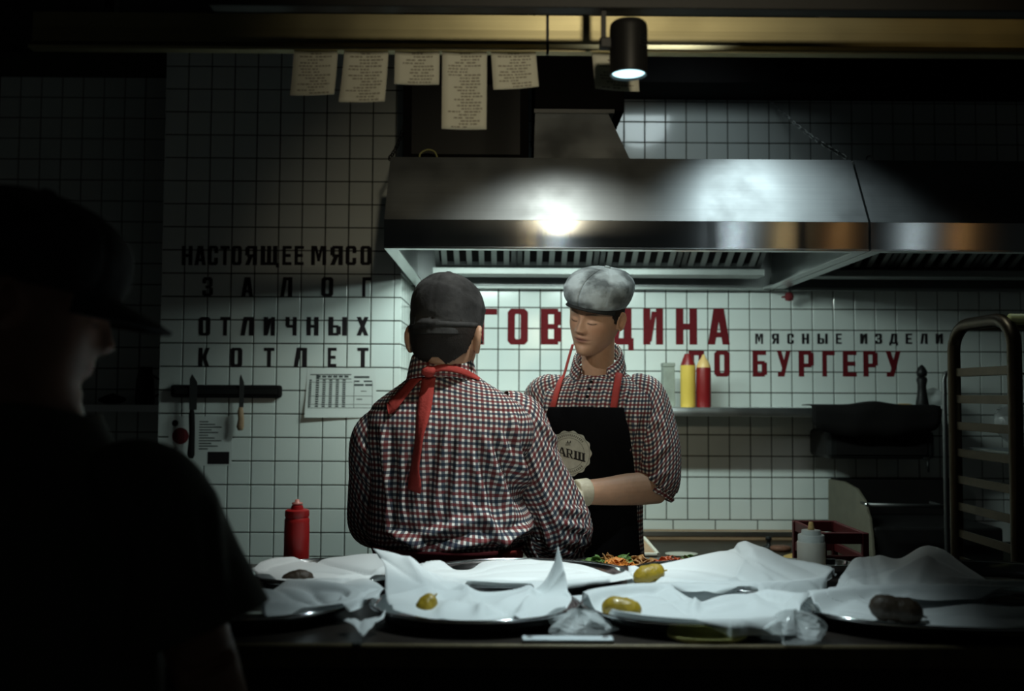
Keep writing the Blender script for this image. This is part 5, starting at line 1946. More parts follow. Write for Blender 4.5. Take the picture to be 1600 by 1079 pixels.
def collar(c, psi, tilt, r0, gap, label_m, parent, org, tip=.05, h=.034, fall=.045, seed=0):
    n = 90
    th = np.linspace(gap, 2 * math.pi - gap, n)          # 0 is the front
    rows = []
    ends = np.clip(1 - np.minimum(th - gap, 2 * math.pi - gap - th) / .9, 0, 1)
    for r, z in ((r0 - .002, -.012), (r0 - .004, h * .5), (r0 - .002, h), (r0 + .004, h + .001), (r0 + .012, h - fall * .5), (r0 + .018, h - fall)):
        rr = r + (.010 * ends if z < h * .4 and r > r0 + .01 else 0)
        zz = z - (tip * ends ** 1.5 if (r > r0 + .01 and z < 0) else (.4 * tip * ends ** 1.5 if r > r0 + .01 else 0))
        y = np.cos(th) * rr
        x = -np.sin(th) * rr
        rows.append(np.stack([x, y, zz - tilt * y - .012 * ends], -1))
    A = np.array(rows)
    P = np.array([catmull(A[:, j], 22) for j in range(n)]).transpose(1, 0, 2)
    P = P @ rotz(psi).T + c
    uv = arc_uv(P, n // 2)
    return MB().shell(P, .0016, uv).build('collar', 'gingham', parent, org, smooth=True), P


def cap_mesh(rows, c, R, parent, org, mat_, brim=.045, brim_drop=.012, seams=8, seed=0, arc=1.15, crease=.0022, brim_m='cap_brim', slouch=None, button=True):
    n, k = 96, 46
    A = catmull(np.array(rows, float), k)
    th = np.linspace(0, 2 * math.pi, n + 1)
    P = np.zeros((k, n + 1, 3))
    for i in range(k):
        ax, ay, cy, z, fz = A[i]
        P[i, :, 0] = ax * np.sin(th)
        P[i, :, 1] = cy + ay * np.cos(th)
        P[i, :, 2] = z + fz * np.cos(th)
    U, V = np.meshgrid(np.linspace(0, 1, n + 1), np.linspace(0, 1, k))
    d = -.0020 * np.exp(-((np.abs(((U * seams) % 1) - .5) - .5) / .05) ** 2)
    TH = U * 2 * math.pi
    g = np.random.default_rng(seed)
    for _ in range(9):
        a0, v0, s_ = g.uniform(0, 6.28), g.uniform(.1, .9), g.uniform(-2.2, 2.2)
        q = (V - v0) - .12 * s_ * np.sin(TH - a0)
        d += crease * np.exp(-(q / .035) ** 2) * np.clip(np.cos(TH - a0), 0, 1) ** 2 * (1 if _ % 2 else -.8)
    d *= np.clip(V / .08, 0, 1) * np.clip((1 - V) / .05, 0, 1)
    nn = P - np.array([0, 0, .04])
    nn /= np.linalg.norm(nn, axis=2, keepdims=True)
    P = P + nn * d[..., None]
    P[:, -1] = P[:, 0]
    if slouch is not None:
        P = slouch(P)
    W = P @ R.T + c
    o = MB().shell(W, .003).build('cap', mat_, parent, org, smooth=True)
    if button:
        top = np.array([0, A[-1][2], A[-1][3] + .001])
        MB().lathe([(0, -.003), (.010, -.002), (.010, .003), (.006, .0055), (0, .006)], top @ R.T + c, 16, M=R).build('button', mat_, o, org, smooth=True)
    ax, ay, cy, z, fz = A[0]
    tb = np.linspace(-arc, arc, 40)
    rows_ = []
    for u in np.linspace(0, 1, 7):
        ext = brim * np.cos(tb / arc * math.pi / 2) ** .8 * u
        rows_.append(np.stack([(ax + ext * .25) * np.sin(tb), cy + ay * np.cos(tb) + ext, z + fz * np.cos(tb) + .004 - brim_drop * u - .010 * u * np.abs(np.sin(tb)) ** 2], -1))
    B = np.array(rows_) @ R.T + c
    MB().shell(B, .005).build('brim', brim_m, o, org, smooth=True)
    return o


def tube_cloth(pts, rad, n, up, folds, seed, ref, amp=.003, scale=(14, 8), k=90, roll=None):
    """a sleeve: smooth tube with its cloth coordinates in metres"""
    C = catmull(np.array(pts, float), k)
    r = catmull(np.array([(a, a) if np.isscalar(a) else a for a in rad], float), k)
    R, _ = loft_rings(C, [tuple(x) for x in r], n, up)
    uv = arc_uv(R, ref)
    R = push_folds(R, folds, seed, amp, scale)
    R[:, -1] = R[:, 0]
    return R, uv


def trousers(parent, org, c, psi, hip_z, stance, label=None):
    Rz = rotz(psi)
    mb = MB()
    W = lambda x, y, z: np.array([x, y, z]) @ Rz.T + np.array([c[0], c[1], 0])
    mb.loft([W(0, 0, hip_z), W(0, 0, hip_z - .08), W(0, 0, hip_z - .18), W(0, 0, hip_z - .24)], [(.155, .115), (.172, .128), (.170, .125), (.12, .10)], 28, up=Rz @ np.array([0, 1, 0]), e=2.3)
    for s in (-1, 1):
        x = s * .088
        mb.loft(catmull([W(x, 0, hip_z - .12), W(x * 1.05, 0, hip_z - .30), W(x * stance, .01, .50), W(x * stance, -.01, .30), W(x * stance, -.015, .09)], 20),
                np.interp(np.linspace(0, 4, 20), range(5), [.092, .086, .066, .060, .056]), 20, up=Rz @ np.array([0, 1, 0]))
    mb.build('trousers', 'trousers', parent, org, smooth=True)
    for s in (-1, 1):
        x = s * .088 * stance
        mb = MB()
        mb.loft(catmull([W(x, -.085, .045), W(x, -.06, .05), W(x, 0, .055), W(x, .08, .045), W(x, .15, .034), W(x, .185, .03)], 18),
                [tuple(v) for v in catmull(np.array([(.022, .03), (.036, .044), (.042, .052), (.046, .042), (.042, .032), (.018, .018)]), 18)], 18, up=(0, 0, 1))
        mb.box(tuple(np.minimum(W(x, .05, 0), W(x, .05, 0)) - (.040, .040, 0)), tuple(W(x, .05, .02) + (.040, .040, 0)))
        mb.build('shoe', 'shoe', parent, org, smooth=True)


# ------------------------------------------------------------------ the cook seen from behind
def cook_back():
    psi = math.radians(-9)
    tc = at(700, 700, 2.37)
    c = np.array([tc[0], 2.37, 0.0])
    org = (c[0], c[1], 0.0)
    p = thing('person', org, 'cook seen from behind in a checked shirt, dark cap and red neck tape', 'person')
    nk = at(694, 590, 2.37)
    lx = (np.array([nk[0] - c[0], 0, 0]) @ rotz(psi))[0]
    keys = [(0.93, 0, 0, .168, .125, .115), (1.00, 0, 0, .166, .125, .116), (1.035, 0, 0, .168, .126, .118), (1.055, 0, 0, .176, .130, .134), (1.08, 0.008, 0, .200, .135, .148), (1.12, 0.008, 0, .202, .135, .146),
            (1.18, 0, .00, .187, .135, .138), (1.25, 0, .0, .197, .135, .138), (1.31, 0, -.004, .210, .130, .134), (1.355, 0, -.006, .208, .120, .124),
            (1.392, lx * .4, -.008, .186, .105, .108), (1.42, lx * .7, -.010, .148, .088, .094), (1.445, lx * .9, -.012, .108, .074, .080), (1.468, lx, -.012, .078, .066, .069), (1.490, lx, -.010, .066, .062, .062)]
    T_ = Torso(keys, c, psi)
    hc = at(697, 526, 2.335)
    hR = rotz(math.radians(-15)) @ roty(math.radians(1)) @ rotx(math.radians(-9))
    # arms
    shR, elR, wrR = at(812, 662, 2.40), at(878, 840, 2.42), at(764, 838, 2.64)
    shL, elL, wrL = at(588, 678, 2.38), at(580, 822, 2.44), at(700, 826, 2.66)
    b = MB()
    add_closed_grid(b, head_points() @ hR.T + hc)
    for s in (-1, 1):
        add_closed_grid(b, (ear_points(s) * (1.05, 1.12, 1.12)) @ hR.T + hc)
    nb = T_.pts([.97], np.array([[math.pi / 2, -math.pi / 2]]))[0].mean(0)
    hb = np.array([0, -.012, -.058]) @ hR.T + hc
    b.loft(catmull([nb - (0, 0, .07), nb, (nb + hb) / 2, hb, hb + (0, 0, .03)], 16), np.interp(np.linspace(0, 4, 16), range(5), [.064, .060, .056, .054, .050]), 28, up=(0, 1, 0))
    tt = np.linspace(0.02, .95, 40)
    ph = np.linspace(0, 2 * math.pi, 41)[None].repeat(40, 0)
    add_closed_grid(b, T_.pts(tt, ph, -.030)[:, ::-1])
    for sh, el, wr, th in ((shR, elR, wrR, 1), (shL, elL, wrL, -1)):
        b.loft(catmull([sh + (0, 0, .02), sh, (sh + el) / 2, el], 14), np.linspace(.052, .041, 14), 18, up=(0, 1, 0))
        b.loft(catmull([el, el * .7 + wr * .3, wr], 14), np.interp(np.linspace(0, 2, 14), range(3), [.042, .042, .028]), 18)
        d = unit(wr - el)
        hand(b, wr, unit(d + (0, .3, -.25)), (0, -.2, 1), curl=.55, thumb_side=-th)
    tone = lambda co: face_tone(co, hc, hR, (.52, .30, .19))
    me = remeshed(b, 'body', .0032, org, tone)
    link('body', me, 'skin', p)
    # hair below the cap
    H = head_points(110, 150, .0085, False)
    g = wave_noise(np.linspace(0, 1, 151)[None].repeat(110, 0), np.linspace(0, 1, 110)[:, None].repeat(151, 1), 60, 5) * .0012
    x, y, z = H[..., 0], H[..., 1], H[..., 2]
    th = np.arctan2(x, -y)                       # 0 at the nape
    low = -.064 - .014 * np.sin(np.clip(np.abs(th) * math.pi / .85, 0, math.pi)) ** 2 + .02 * np.clip((np.abs(th) - .75) / .35, 0, 1) + .055 * np.clip((np.abs(th) - 1.05) / .25, 0, 1)
    mb = MB()
    P = (H + H / np.linalg.norm(H, axis=2, keepdims=True) * g[..., None])
    r_, c_ = P.shape[:2]
    keep = (z > low) & (z < .07) & (np.abs(th) < 1.75)
    W = P @ hR.T + hc
    F = [(i * c_ + j, i * c_ + j + 1, (i + 1) * c_ + j + 1, (i + 1) * c_ + j) for i in range(r_ - 1) for j in range(c_ - 1) if keep[i, j] and keep[i, j + 1] and keep[i + 1, j] and keep[i + 1, j + 1]]
    mb.add(W.reshape(-1, 3), F)
    h = mb.build('hair', 'hair', p, org, smooth=True)
    s = h.modifiers.new('solid', 'SOLIDIFY')
    s.thickness = .009
    s.offset = -1
    # cap
    cap_mesh([(.0815, .104, -.001, .004, .020), (.0830, .106, -.001, .018, .018), (.0850, .108, -.002, .036, .014), (.0875, .111, -.003, .062, .006), (.0845, .106, -.004, .092, 0), (.072, .090, -.006, .119, 0), (.050, .062, -.010, .139, 0), (.026, .033, -.014, .149, 0), (.003, .004, -.016, .153, 0)],
             hc, hR, p, org, 'cap_dark', brim=.05, seed=3, crease=.0045, arc=1.1, brim_m='cap_dark')
    capo = [o for o in p.children if o.name.startswith('cap')][0]
    # band strap at the back of the cap
    tb = np.linspace(-1.4, 1.4, 40)
    st = np.array([[((.0825 + .003) * math.sin(a), -.001 - (.105 + .003) * math.cos(a), zz - .020 * math.cos(a)) for a in tb] for zz in (.022, .034)])
    MB().shell(st @ hR.T + hc, .002).build('strap', 'cap_dark', capo, org, smooth=True)
    bk = np.array([.045, -.096, .012])
    MB().box((-.008, -.004, -.009), (.008, .002, .009)).build('buckle', 'steel_dark', capo)
    bo = [o for o in capo.children if o.name.startswith('buckle')][0]
    bo.location = Vector(np.array([-.052, -.0905, .018]) @ hR.T + hc - np.array(org))
    bo.rotation_euler = Matrix((hR @ rotz(math.radians(-30))).tolist()).to_euler()
    # shirt
    nr, nc = 170, 240
    ph = np.linspace(math.pi / 2, math.pi / 2 + 2 * math.pi, nc + 1)[None].repeat(nr, 0)
    P = T_.pts(np.linspace(.06, .995, nr), ph, 0.0)
    P[..., 2] -= .035 * np.clip(np.sin(ph), 0, 1) * np.clip((np.linspace(0, 1, nr)[:, None] - .84) / .16, 0, 1)
    uv = arc_uv(P, nc // 2)
    folds = [(676, 640, 645, 790, 8, .007), (700, 650, 676, 830, 7, .008), (722, 660, 700, 840, 7, .008), (750, 665, 806, 820, 7, .010), (735, 700, 772, 840, 6, .008), (775, 665, 840, 800, 6, .009),
             (805, 690, 850, 830, 6, .009), (730, 780, 800, 856, 7, .008), (640, 846, 760, 806, 8, .010), (660, 862, 790, 838, 7, .009), (612, 720, 604, 840, 6, .007),
             (628, 690, 622, 850, 6, .006), (770, 856, 835, 818, 6, .009), (600, 826, 680, 866, 7, .010), (802, 640, 815, 760, 6, .008), (596, 660, 606, 780, 6, .008)]
    P = push_folds(P, [f[:4] + (f[4] * 1.15, f[5] * 1.6) for f in folds], 21, .008, (14, 7))
    P[:, -1] = P[:, 0]
    # yoke seam across the shoulder blades
    q = proj(P)
    yk = np.exp(-((q[..., 1] - (640 + .02 * (q[..., 0] - 690))) / 3.0) ** 2)
    nn = grid_normals(P)
    P = P - nn * np.sign(((P - P.mean(1, keepdims=True)) * nn).sum()) * (.0022 * yk)[..., None]
    sh = MB().grid(P, uv).build('shirt', 'gingham', p, org, smooth=True)
    # sleeves, rolled above the elbow
    RR, uvR = tube_cloth([at(778, 640, 2.385), at(800, 652, 2.395), shR + (.004, 0, -.012), shR * .55 + elR * .45 + (-.004, 0, .0), elR + (0, -.005, .02), elR * .72 + wrR * .28 + (0, -.01, -.008)],
                         [(.050, .055), (.066, .066), (.071, .070), (.073, .072), (.076, .070), (.070, .064)], 110, (0, 1, 0),
                         [(835, 650, 880, 700, 6, .007), (850, 690, 905, 770, 7, .005), (828, 700, 870, 830, 6, .008), (868, 792, 925, 800, 5, .008), (870, 815, 928, 828, 5, .010), (872, 842, 928, 850, 5, .010), (880, 865, 925, 868, 5, .009), (840, 780, 862, 870, 6, .008), (905, 760, 926, 800, 5, .007)],
                         31, ref=55, amp=.0045)
    MB().grid(RR, uvR).build('sleeve', 'gingham', sh, org, smooth=True)
    LL, uvL = tube_cloth([at(624, 660, 2.38), at(606, 668, 2.38), shL + (0, 0, -.02), shL * .5 + elL * .5 + (-.004, 0, 0), elL + (0, 0, .01), elL * .8 + wrL * .2],
                         [(.045, .05), (.056, .06), (.062, .064), (.058, .062), (.056, .058), (.052, .052)], 110, (0, 1, 0),
                         [(556, 690, 604, 730, 6, .009), (550, 725, 602, 775, 6, .010), (552, 770, 602, 815, 6, .010), (556, 815, 602, 846, 6, .010), (588, 700, 594, 800, 5, .007)],
                         32, ref=55, amp=.004)
    MB().grid(LL, uvL).build('sleeve', 'gingham', sh, org, smooth=True)
    for R_0, m_ in ((RR, 0), (LL, 1)):
        e = R_0[-8:] + 0
        ce_ = e.mean(1, keepdims=True)
        ring = ce_ + (e - ce_) * 1.07
        MB().shell(ring, .004, arc_uv(ring, 55)).build('rolled_cuff', 'gingham', sh, org, smooth=True)
    cc = T_.pts([.965], np.array([[math.pi / 2, -math.pi / 2]]))[0].mean(0)
    co_, CP = collar(cc + rotz(psi) @ np.array([0, -.010, -.008]), psi, .22, .0705, .30, None, sh, org, h=.032, fall=.062)
    # red tape of the apron, tied at the nape
    bv = bvh_of([P, RR, LL])
    bvc = bvh_of([P, CP])
    apr = MB()
    band = ribbon(bvc, [(672, 579), (690, 575), (710, 577), (732, 585), (748, 594)], .016, .004, 24)
    apr.shell(band, .0014)
    ao = apr.build('neck_tape', 'red_tape', p, org, smooth=True)
    MB().shell(ribbon(bv, [(672, 580), (655, 590), (636, 611), (618, 632), (607, 641)], .034, .0065, 30), .0016).build('tape_tail', 'red_tape', ao, org, smooth=True)
    MB().shell(ribbon(bv, [(674, 581), (668, 612), (663, 650), (658, 690), (652, 730), (649, 766)], .034, .0065, 46), .0016).build('tape_tail', 'red_tape', ao, org, smooth=True)
    kp, kn = cast(bvc, 672, 581, .008)
    mb = MB()
    K = []
    for i in range(9):
        t_ = math.pi * (i + .05) / 8.1
        K.append([kp + np.array([.017 * math.sin(t_) * math.cos(a), .010 * math.sin(t_) * math.sin(a) , .013 * math.cos(t_)]) * (1 + .12 * math.sin(3 * a + i)) for a in np.linspace(0, 2 * math.pi, 15)])
    mb.grid(np.array(K))
    mb.build('knot', 'red_tape', ao, org, smooth=True)
    # apron waist tape and apron front
    tt = np.array([T_.tz(z) for z in np.linspace(1.008, 1.056, 6)])
    ph = np.linspace(0, 2 * math.pi, 81)[None].repeat(6, 0)
    W_ = T_.pts(tt, ph, .012)
    MB().shell(W_, .003).build('waist_tape', 'maroon', p, org, smooth=True)
    wb_, wn = cast(bvh_of([W_]), 800, 866, .004)
    if wb_ is not None:
        MB().shell(ribbon(bvh_of([W_]), [(782, 868), (798, 862), (816, 868)], .02, .006, 12), .002).build('waist_bow', 'red_tape', p, org, smooth=True)
    tt = np.concatenate([np.linspace(-.02, .06, 3), np.linspace(.08, .70, 14)])
    ph = np.array([np.linspace(math.pi / 2 - w, math.pi / 2 + w, 25) for w in np.linspace(1.3, .75, 17)])
    MB().shell(T_.pts(tt, ph, .012), .003).build('apron_bib', 'apron', p, org, smooth=True)
    trousers(p, org, c, psi, .99, 1.15)
    return p


cook_back()


# ------------------------------------------------------------------ the cook facing us
def cook_front():
    psi = math.radians(163)
    tc = at(926, 700, 3.08)
    c = np.array([tc[0], 3.08, 0.0])
    org = (c[0], c[1], 0.0)
    p = thing('person', org, 'cook facing us with lowered eyes, pale grey flat cap and black apron', 'person')
    nk = at(934, 585, 3.08)
    lx = (np.array([nk[0] - c[0], 0, 0]) @ rotz(psi))[0]
    keys = [(0.90, 0, 0, .165, .110, .120), (0.98, 0, 0, .160, .108, .118), (1.06, 0, 0, .160, .108, .115), (1.15, 0, 0, .166, .114, .118), (1.24, 0, .0, .180, .124, .124),
            (1.32, 0, .0, .196, .126, .126), (1.375, lx * .2, .0, .200, .120, .120), (1.415, lx * .4, -.003, .186, .106, .108), (1.445, lx * .7, -.006, .152, .090, .094),
            (1.472, lx * .9, -.008, .112, .076, .080), (1.497, lx, -.006, .078, .066, .068), (1.520, lx, -.002, .064, .060, .060)]
    T_ = Torso(keys, c, psi)
    hc = at(932, 492, 2.99)
    hR = rotz(math.radians(148)) @ roty(math.radians(-13)) @ rotx(math.radians(-17))
    shA, elA, wrA = at(1008, 625, 3.06), at(1024, 764, 3.00), at(908, 769, 2.845)     # his left arm, at our right
    shB, elB, wrB = at(852, 622, 3.12), at(832, 760, 3.02), at(872, 775, 2.86)
    b = MB()
    add_closed_grid(b, head_points(150, 190) @ hR.T + hc)
    for s in (-1, 1):
        add_closed_grid(b, ear_points(s) @ hR.T + hc)
    nb = T_.pts([.97], np.array([[math.pi / 2, -math.pi / 2]]))[0].mean(0)
    hb = np.array([0, -.020, -.050]) @ hR.T + hc
    b.loft(catmull([nb - (0, 0, .09), nb - (0, 0, .03), nb * .5 + hb * .5, hb, hb + (0, 0, .04)], 18), [(.052, .053)] * 18, 28, up=(0, 1, 0))
    # the hollow between the collar bones
    tt = np.linspace(0.02, .95, 40)
    ph = np.linspace(0, 2 * math.pi, 41)[None].repeat(40, 0)
    add_closed_grid(b, T_.pts(tt, ph, -.030)[:, ::-1])
    for sh, el, wr, th in ((shA, elA, wrA, 1), (shB, elB, wrB, -1)):
        b.loft(catmull([sh + (0, 0, .02), sh, (sh + el) / 2, el], 14), np.linspace(.052, .043, 14), 18, up=(0, 1, 0))
        d = unit(wr - el)
        b.loft(catmull([el - d * .012, el * .72 + wr * .28 + (0, 0, .004), el * .3 + wr * .7, wr], 20), [tuple(v) for v in catmull(np.array([(.045, .045), (.046, .050), (.038, .041), (.031, .035)]), 20)], 22, up=(0, 0, 1))
        hand(b, wr + d * .012, unit(d + (-.1, -.25, -.12)), (-.25 if th > 0 else .25, -.55, .75), curl=.5, thumb_side=-th)

    def tone(co):
        col = face_tone(co, hc, hR, (.66, .40, .265), brow=(.07, .04, .025))
        return col
    me = remeshed(b, 'body', .0027, org, tone)
    link('body', me, 'skin', p)
    # thin gloves pulled over the hands
    for el, wr, th in ((elA, wrA, 1), (elB, wrB, -1)):
        g = MB()
        d = unit(wr - el)
        hand(g, wr + d * .012, unit(d + (-.1, -.25, -.12)), (-.25 if th > 0 else .25, -.55, .75), curl=.5, thumb_side=-th)
        g.loft(catmull([wr + d * .02, wr, wr - d * .022], 8), [tuple(v) for v in catmull(np.array([(.033, .036), (.034, .038), (.0345, .040)]), 8)], 22, up=(0, 0, 1))
        gm = remeshed(g, 'glove', .003, org, lambda co: np.ones((len(co), 3)), 1)
        go = link('glove', gm, 'glove', p)
        q = go.modifiers.new('grow', 'DISPLACE')
        q.strength = .0022
        q.mid_level = 0
    # hair round the ears and nape
    H = head_points(110, 150, .005, False)
    x, y, z = H[..., 0], H[..., 1], H[..., 2]
    th = np.arctan2(x, -y)
    low = -.060 + .025 * np.clip((np.abs(th) - .8) / .3, 0, 1) + .045 * np.clip((np.abs(th) - 1.15) / .2, 0, 1) - .030 * np.exp(-((np.abs(th) - 1.78) / .10) ** 2)
    keep = (z > low) & (z < .075) & (np.abs(th) < 2.0)
    W = H @ hR.T + hc
    r_, c_ = H.shape[:2]
    F = [(i * c_ + j, i * c_ + j + 1, (i + 1) * c_ + j + 1, (i + 1) * c_ + j) for i in range(r_ - 1) for j in range(c_ - 1) if keep[i, j] and keep[i, j + 1] and keep[i + 1, j] and keep[i + 1, j + 1]]
    h = MB().add(W.reshape(-1, 3), F).build('hair', 'hair', p, org, smooth=True)
    s = h.modifiers.new('solid', 'SOLIDIFY')
    s.thickness = .0055
    s.offset = -1
    cap_mesh([(.080, .100, -.002, .036, .002), (.088, .114, .007, .040, -.012), (.098, .124, .012, .060, -.016), (.1005, .123, .010, .088, -.015), (.093, .112, .003, .113, -.010), (.072, .087, -.006, .131, -.008), (.040, .048, -.013, .142, -.003), (.003, .004, -.016, .146, 0)],
             hc + hR @ np.array([0, .002, .004]), hR @ roty(math.radians(-3)) @ rotx(math.radians(9)), p, org, 'cap_grey', brim=.040, brim_drop=.016, seed=8, crease=.0028, arc=1.25)
    # shirt, open at the neck
    nr, nc = 170, 240
    ph = np.linspace(-math.pi / 2, 1.5 * math.pi, nc + 1)[None].repeat(nr, 0)
    P = T_.pts(np.linspace(.02, .975, nr), ph, 0.0)
    P[..., 2] -= .036 * np.clip(np.sin(ph), 0, 1) * np.clip((np.linspace(0, 1, nr)[:, None] - .80) / .2, 0, 1)
    uv = arc_uv(P, nc // 2)
    folds = [(905, 590, 890, 660, 4, .0035), (925, 600, 918, 660, 4, .0035), (985, 600, 960, 660, 4, .004), (860, 590, 850, 650, 4, .004), (1000, 640, 975, 720, 5, .006), (985, 690, 975, 740, 4, .006), (945, 600, 940, 650, 4, .003)]
    P = push_folds(P, [f[:5] + (f[5] * 1.6,) for f in folds], 41, .0045, (18, 8))
    P[:, -1] = P[:, 0]
    sh = MB().grid(P, uv).build('shirt', 'gingham', p, org, smooth=True)
    pk = []
    for v in np.linspace(.56, .80, 40):
        pk.append(T_.pts([v], np.array([np.linspace(math.pi / 2 - .10, math.pi / 2 + .10, 5)]), .0035)[0])
    pk = np.array(pk)
    MB().shell(pk, .0016, arc_uv(pk, 2)).build('button_placket', 'gingham', sh, org, smooth=True)
    for v in (.63, .70, .77):
        bp = T_.pts([v], np.array([[math.pi / 2]]), .006)[0, 0]
        MB().lathe([(0, -.001), (.0055, -.001), (.0055, .001), (0, .0015)], bp, 12, M=rotz(psi) @ rotx(-math.pi / 2)).build('button', 'black_matt', sh, org)
    RR, uvR = tube_cloth([at(985, 612, 3.07), at(998, 614, 3.065), shA + (.004, 0, -.006), shA * .5 + elA * .5 + (.016, 0, 0), elA + (.010, 0, .032), elA + (.008, -.004, .010), elA * .96 + wrA * .04 + (.006, 0, -.012)],
                         [(.052, .056), (.064, .066), (.072, .072), (.077, .074), (.070, .068), (.060, .060), (.053, .055)], 110, (0, 1, 0),
                         [(1000, 640, 1045, 670, 5, .005), (990, 680, 1040, 650, 5, .005), (995, 735, 1050, 690, 5, .006), (1000, 755, 1048, 735, 4, .006), (1010, 775, 1046, 755, 4, .006), (1030, 600, 1046, 700, 5, .004), (985, 660, 990, 740, 5, .006)],
                         51, ref=55, amp=.0035)
    MB().grid(RR, uvR).build('sleeve', 'gingham', sh, org, smooth=True)
    LL, uvL = tube_cloth([at(880, 612, 3.12), at(868, 614, 3.12), shB + (-.004, 0, -.006), shB * .5 + elB * .5, elB + (0, 0, .02), elB * .85 + wrB * .15],
                         [(.052, .056), (.062, .064), (.068, .068), (.068, .068), (.062, .062), (.054, .054)], 110, (0, 1, 0),
                         [(830, 600, 850, 640, 5, .005), (845, 600, 862, 660, 5, .005)], 52, ref=55, amp=.0035)
    MB().grid(LL, uvL).build('sleeve', 'gingham', sh, org, smooth=True)
    for R_0 in (RR, LL):
        e = R_0[-9:] + 0
        ce_ = e.mean(1, keepdims=True)
        ring = ce_ + (e - ce_) * 1.09
        MB().shell(ring, .005, arc_uv(ring, 55)).build('rolled_cuff', 'gingham', sh, org, smooth=True)
    cc = T_.pts([.955], np.array([[math.pi / 2, -math.pi / 2]]))[0].mean(0)
    co_, CP = collar(cc + np.array([0, 0, .002]), psi, .62, .072, .62, None, sh, org, tip=.030, h=.036, fall=.052)
    # black apron: bib widening below the arm, and skirt
    tt = np.linspace(-.05, .555, 60)
    half = np.interp(tt, [-.05, .26, .38, .50, .555], [1.20, .98, .76, .56, .52])
    ph = np.array([np.linspace(math.pi / 2 - w, math.pi / 2 + w, 61) for w in half])
    A = T_.pts(tt, ph, .014)
    A = push_folds(A, [(960, 680, 975, 860, 7, .004), (930, 780, 940, 870, 8, .004)], 61, .002, (8, 4))
    ap = MB().shell(A, .003).build('apron', 'apron', p, org, smooth=True)
    sk = []
    for i, z in enumerate(np.linspace(0, 1, 20)):
        row = A[0].copy()
        row[:, 2] = A[0][:, 2] - z * .36
        out = (row - np.array([c[0], c[1], 0])) * (1, 1, 0)
        sk.append(row + out * .12 * z)
    MB().shell(np.array(sk), .003).build('apron_skirt', 'apron', ap, org, smooth=True)
    bv = bvh_of([P, RR, LL])
    bvc = bvh_of([P, CP])
    bva = bvh_of([A])
    MB().shell(ribbon(bv, [(862, 655), (865, 640), (871, 616), (878, 594), (883, 580), (887, 565), (891, 551), (895, 538)], .020, .008, 40), .0016).build('strap', 'red_tape', ap, org, smooth=True)
    MB().shell(ribbon(bv, [(966, 588), (963, 610), (958, 635), (953, 655), (951, 664)], .022, .013, 26), .0016).build('strap', 'red_tape', ap, org, smooth=True)
    # round badge printed on the bib
    bx, by, br = 889.0, 708.0, 35.0

    def on(dx, dy, off):
        q, _ = cast(bva, bx + dx, by + dy, off)
        if q is None:
            q = at(bx + dx, by + dy, 2.95)
        return q
    m = MB()
    V, F = [on(0, 0, .003)], []
    nseg = 112
    for r in (.35, .7, 1.0):
        for k in range(nseg):
            a = 2 * math.pi * k / nseg
            rr = br * r * (1 + .035 * math.cos(14 * a) * (r == 1))
            V.append(on(rr * math.cos(a), rr * math.sin(a), .003))
    for k in range(nseg):
        F.append((0, 1 + (k + 1) % nseg, 1 + k))
        for q in (0, 1):
            F.append((1 + q * nseg + k, 1 + q * nseg + (k + 1) % nseg, 1 + (q + 1) * nseg + (k + 1) % nseg, 1 + (q + 1) * nseg + k))
    m.add(V, F)
    bd = m.build('badge', 'badge', ap, org, smooth=True)
    bd['label'] = 'pale round badge with scalloped edge reading FARШ'
    m = MB()
    for ch, x0, x1 in (('f', 859, 871), ('a', 872, 886), ('r', 885, 896), ('w', 897, 915)):
        for pl in GLYPH[ch]:
            pts = []
            for u, v in pl:
                X = x0 + (x1 - x0) * u
                pts.append(on(X - bx, 712 + (X - 880) * .27 - 13.5 * v - by, .0042))
            m.add(pts, [tuple(range(len(pts)))])
    # the small emblem above the name
    for dx, dy, w, hh in ((-4, -17, 6, 1.2), (-2, -20, 1.5, 4), (2, -20, 1.5, 4), (-5, -14, 8, 1.0)):
        m.add([on(dx, dy, .0042), on(dx + w, dy, .0042), on(dx + w, dy + hh, .0042), on(dx, dy + hh, .0042)], [(0, 1, 2, 3)])
    m.build('badge_lettering', 'badge_ink', ap, org)
    m = MB()
    for a0, a1, rr in ((-2.5, -.65, 28.5), (.75, 2.4, 28.5)):
        a = a0
        while a < a1:
            w = .055
            m.add([on(rr * math.cos(q) * s_, rr * math.sin(q) * s_, .0042) for q, s_ in ((a, .94), (a + w, .94), (a + w, 1.06), (a, 1.06))], [(0, 1, 2, 3)])
            a += .11
    for k in range(96):
        a, a2 = 2 * math.pi * k / 96, 2 * math.pi * (k + 1) / 96
        for r0, r1 in ((24.0, 24.6), (32.3, 32.9)):
            m.add([on(r * math.cos(q), r * math.sin(q), .004) for r, q in ((r0, a), (r0, a2), (r1, a2), (r1, a))], [(0, 1, 2, 3)])
    m.build('badge_border', 'badge_soft', ap, org)
    trousers(p, org, c, psi, .96, 1.2)
    return p


cook_front()


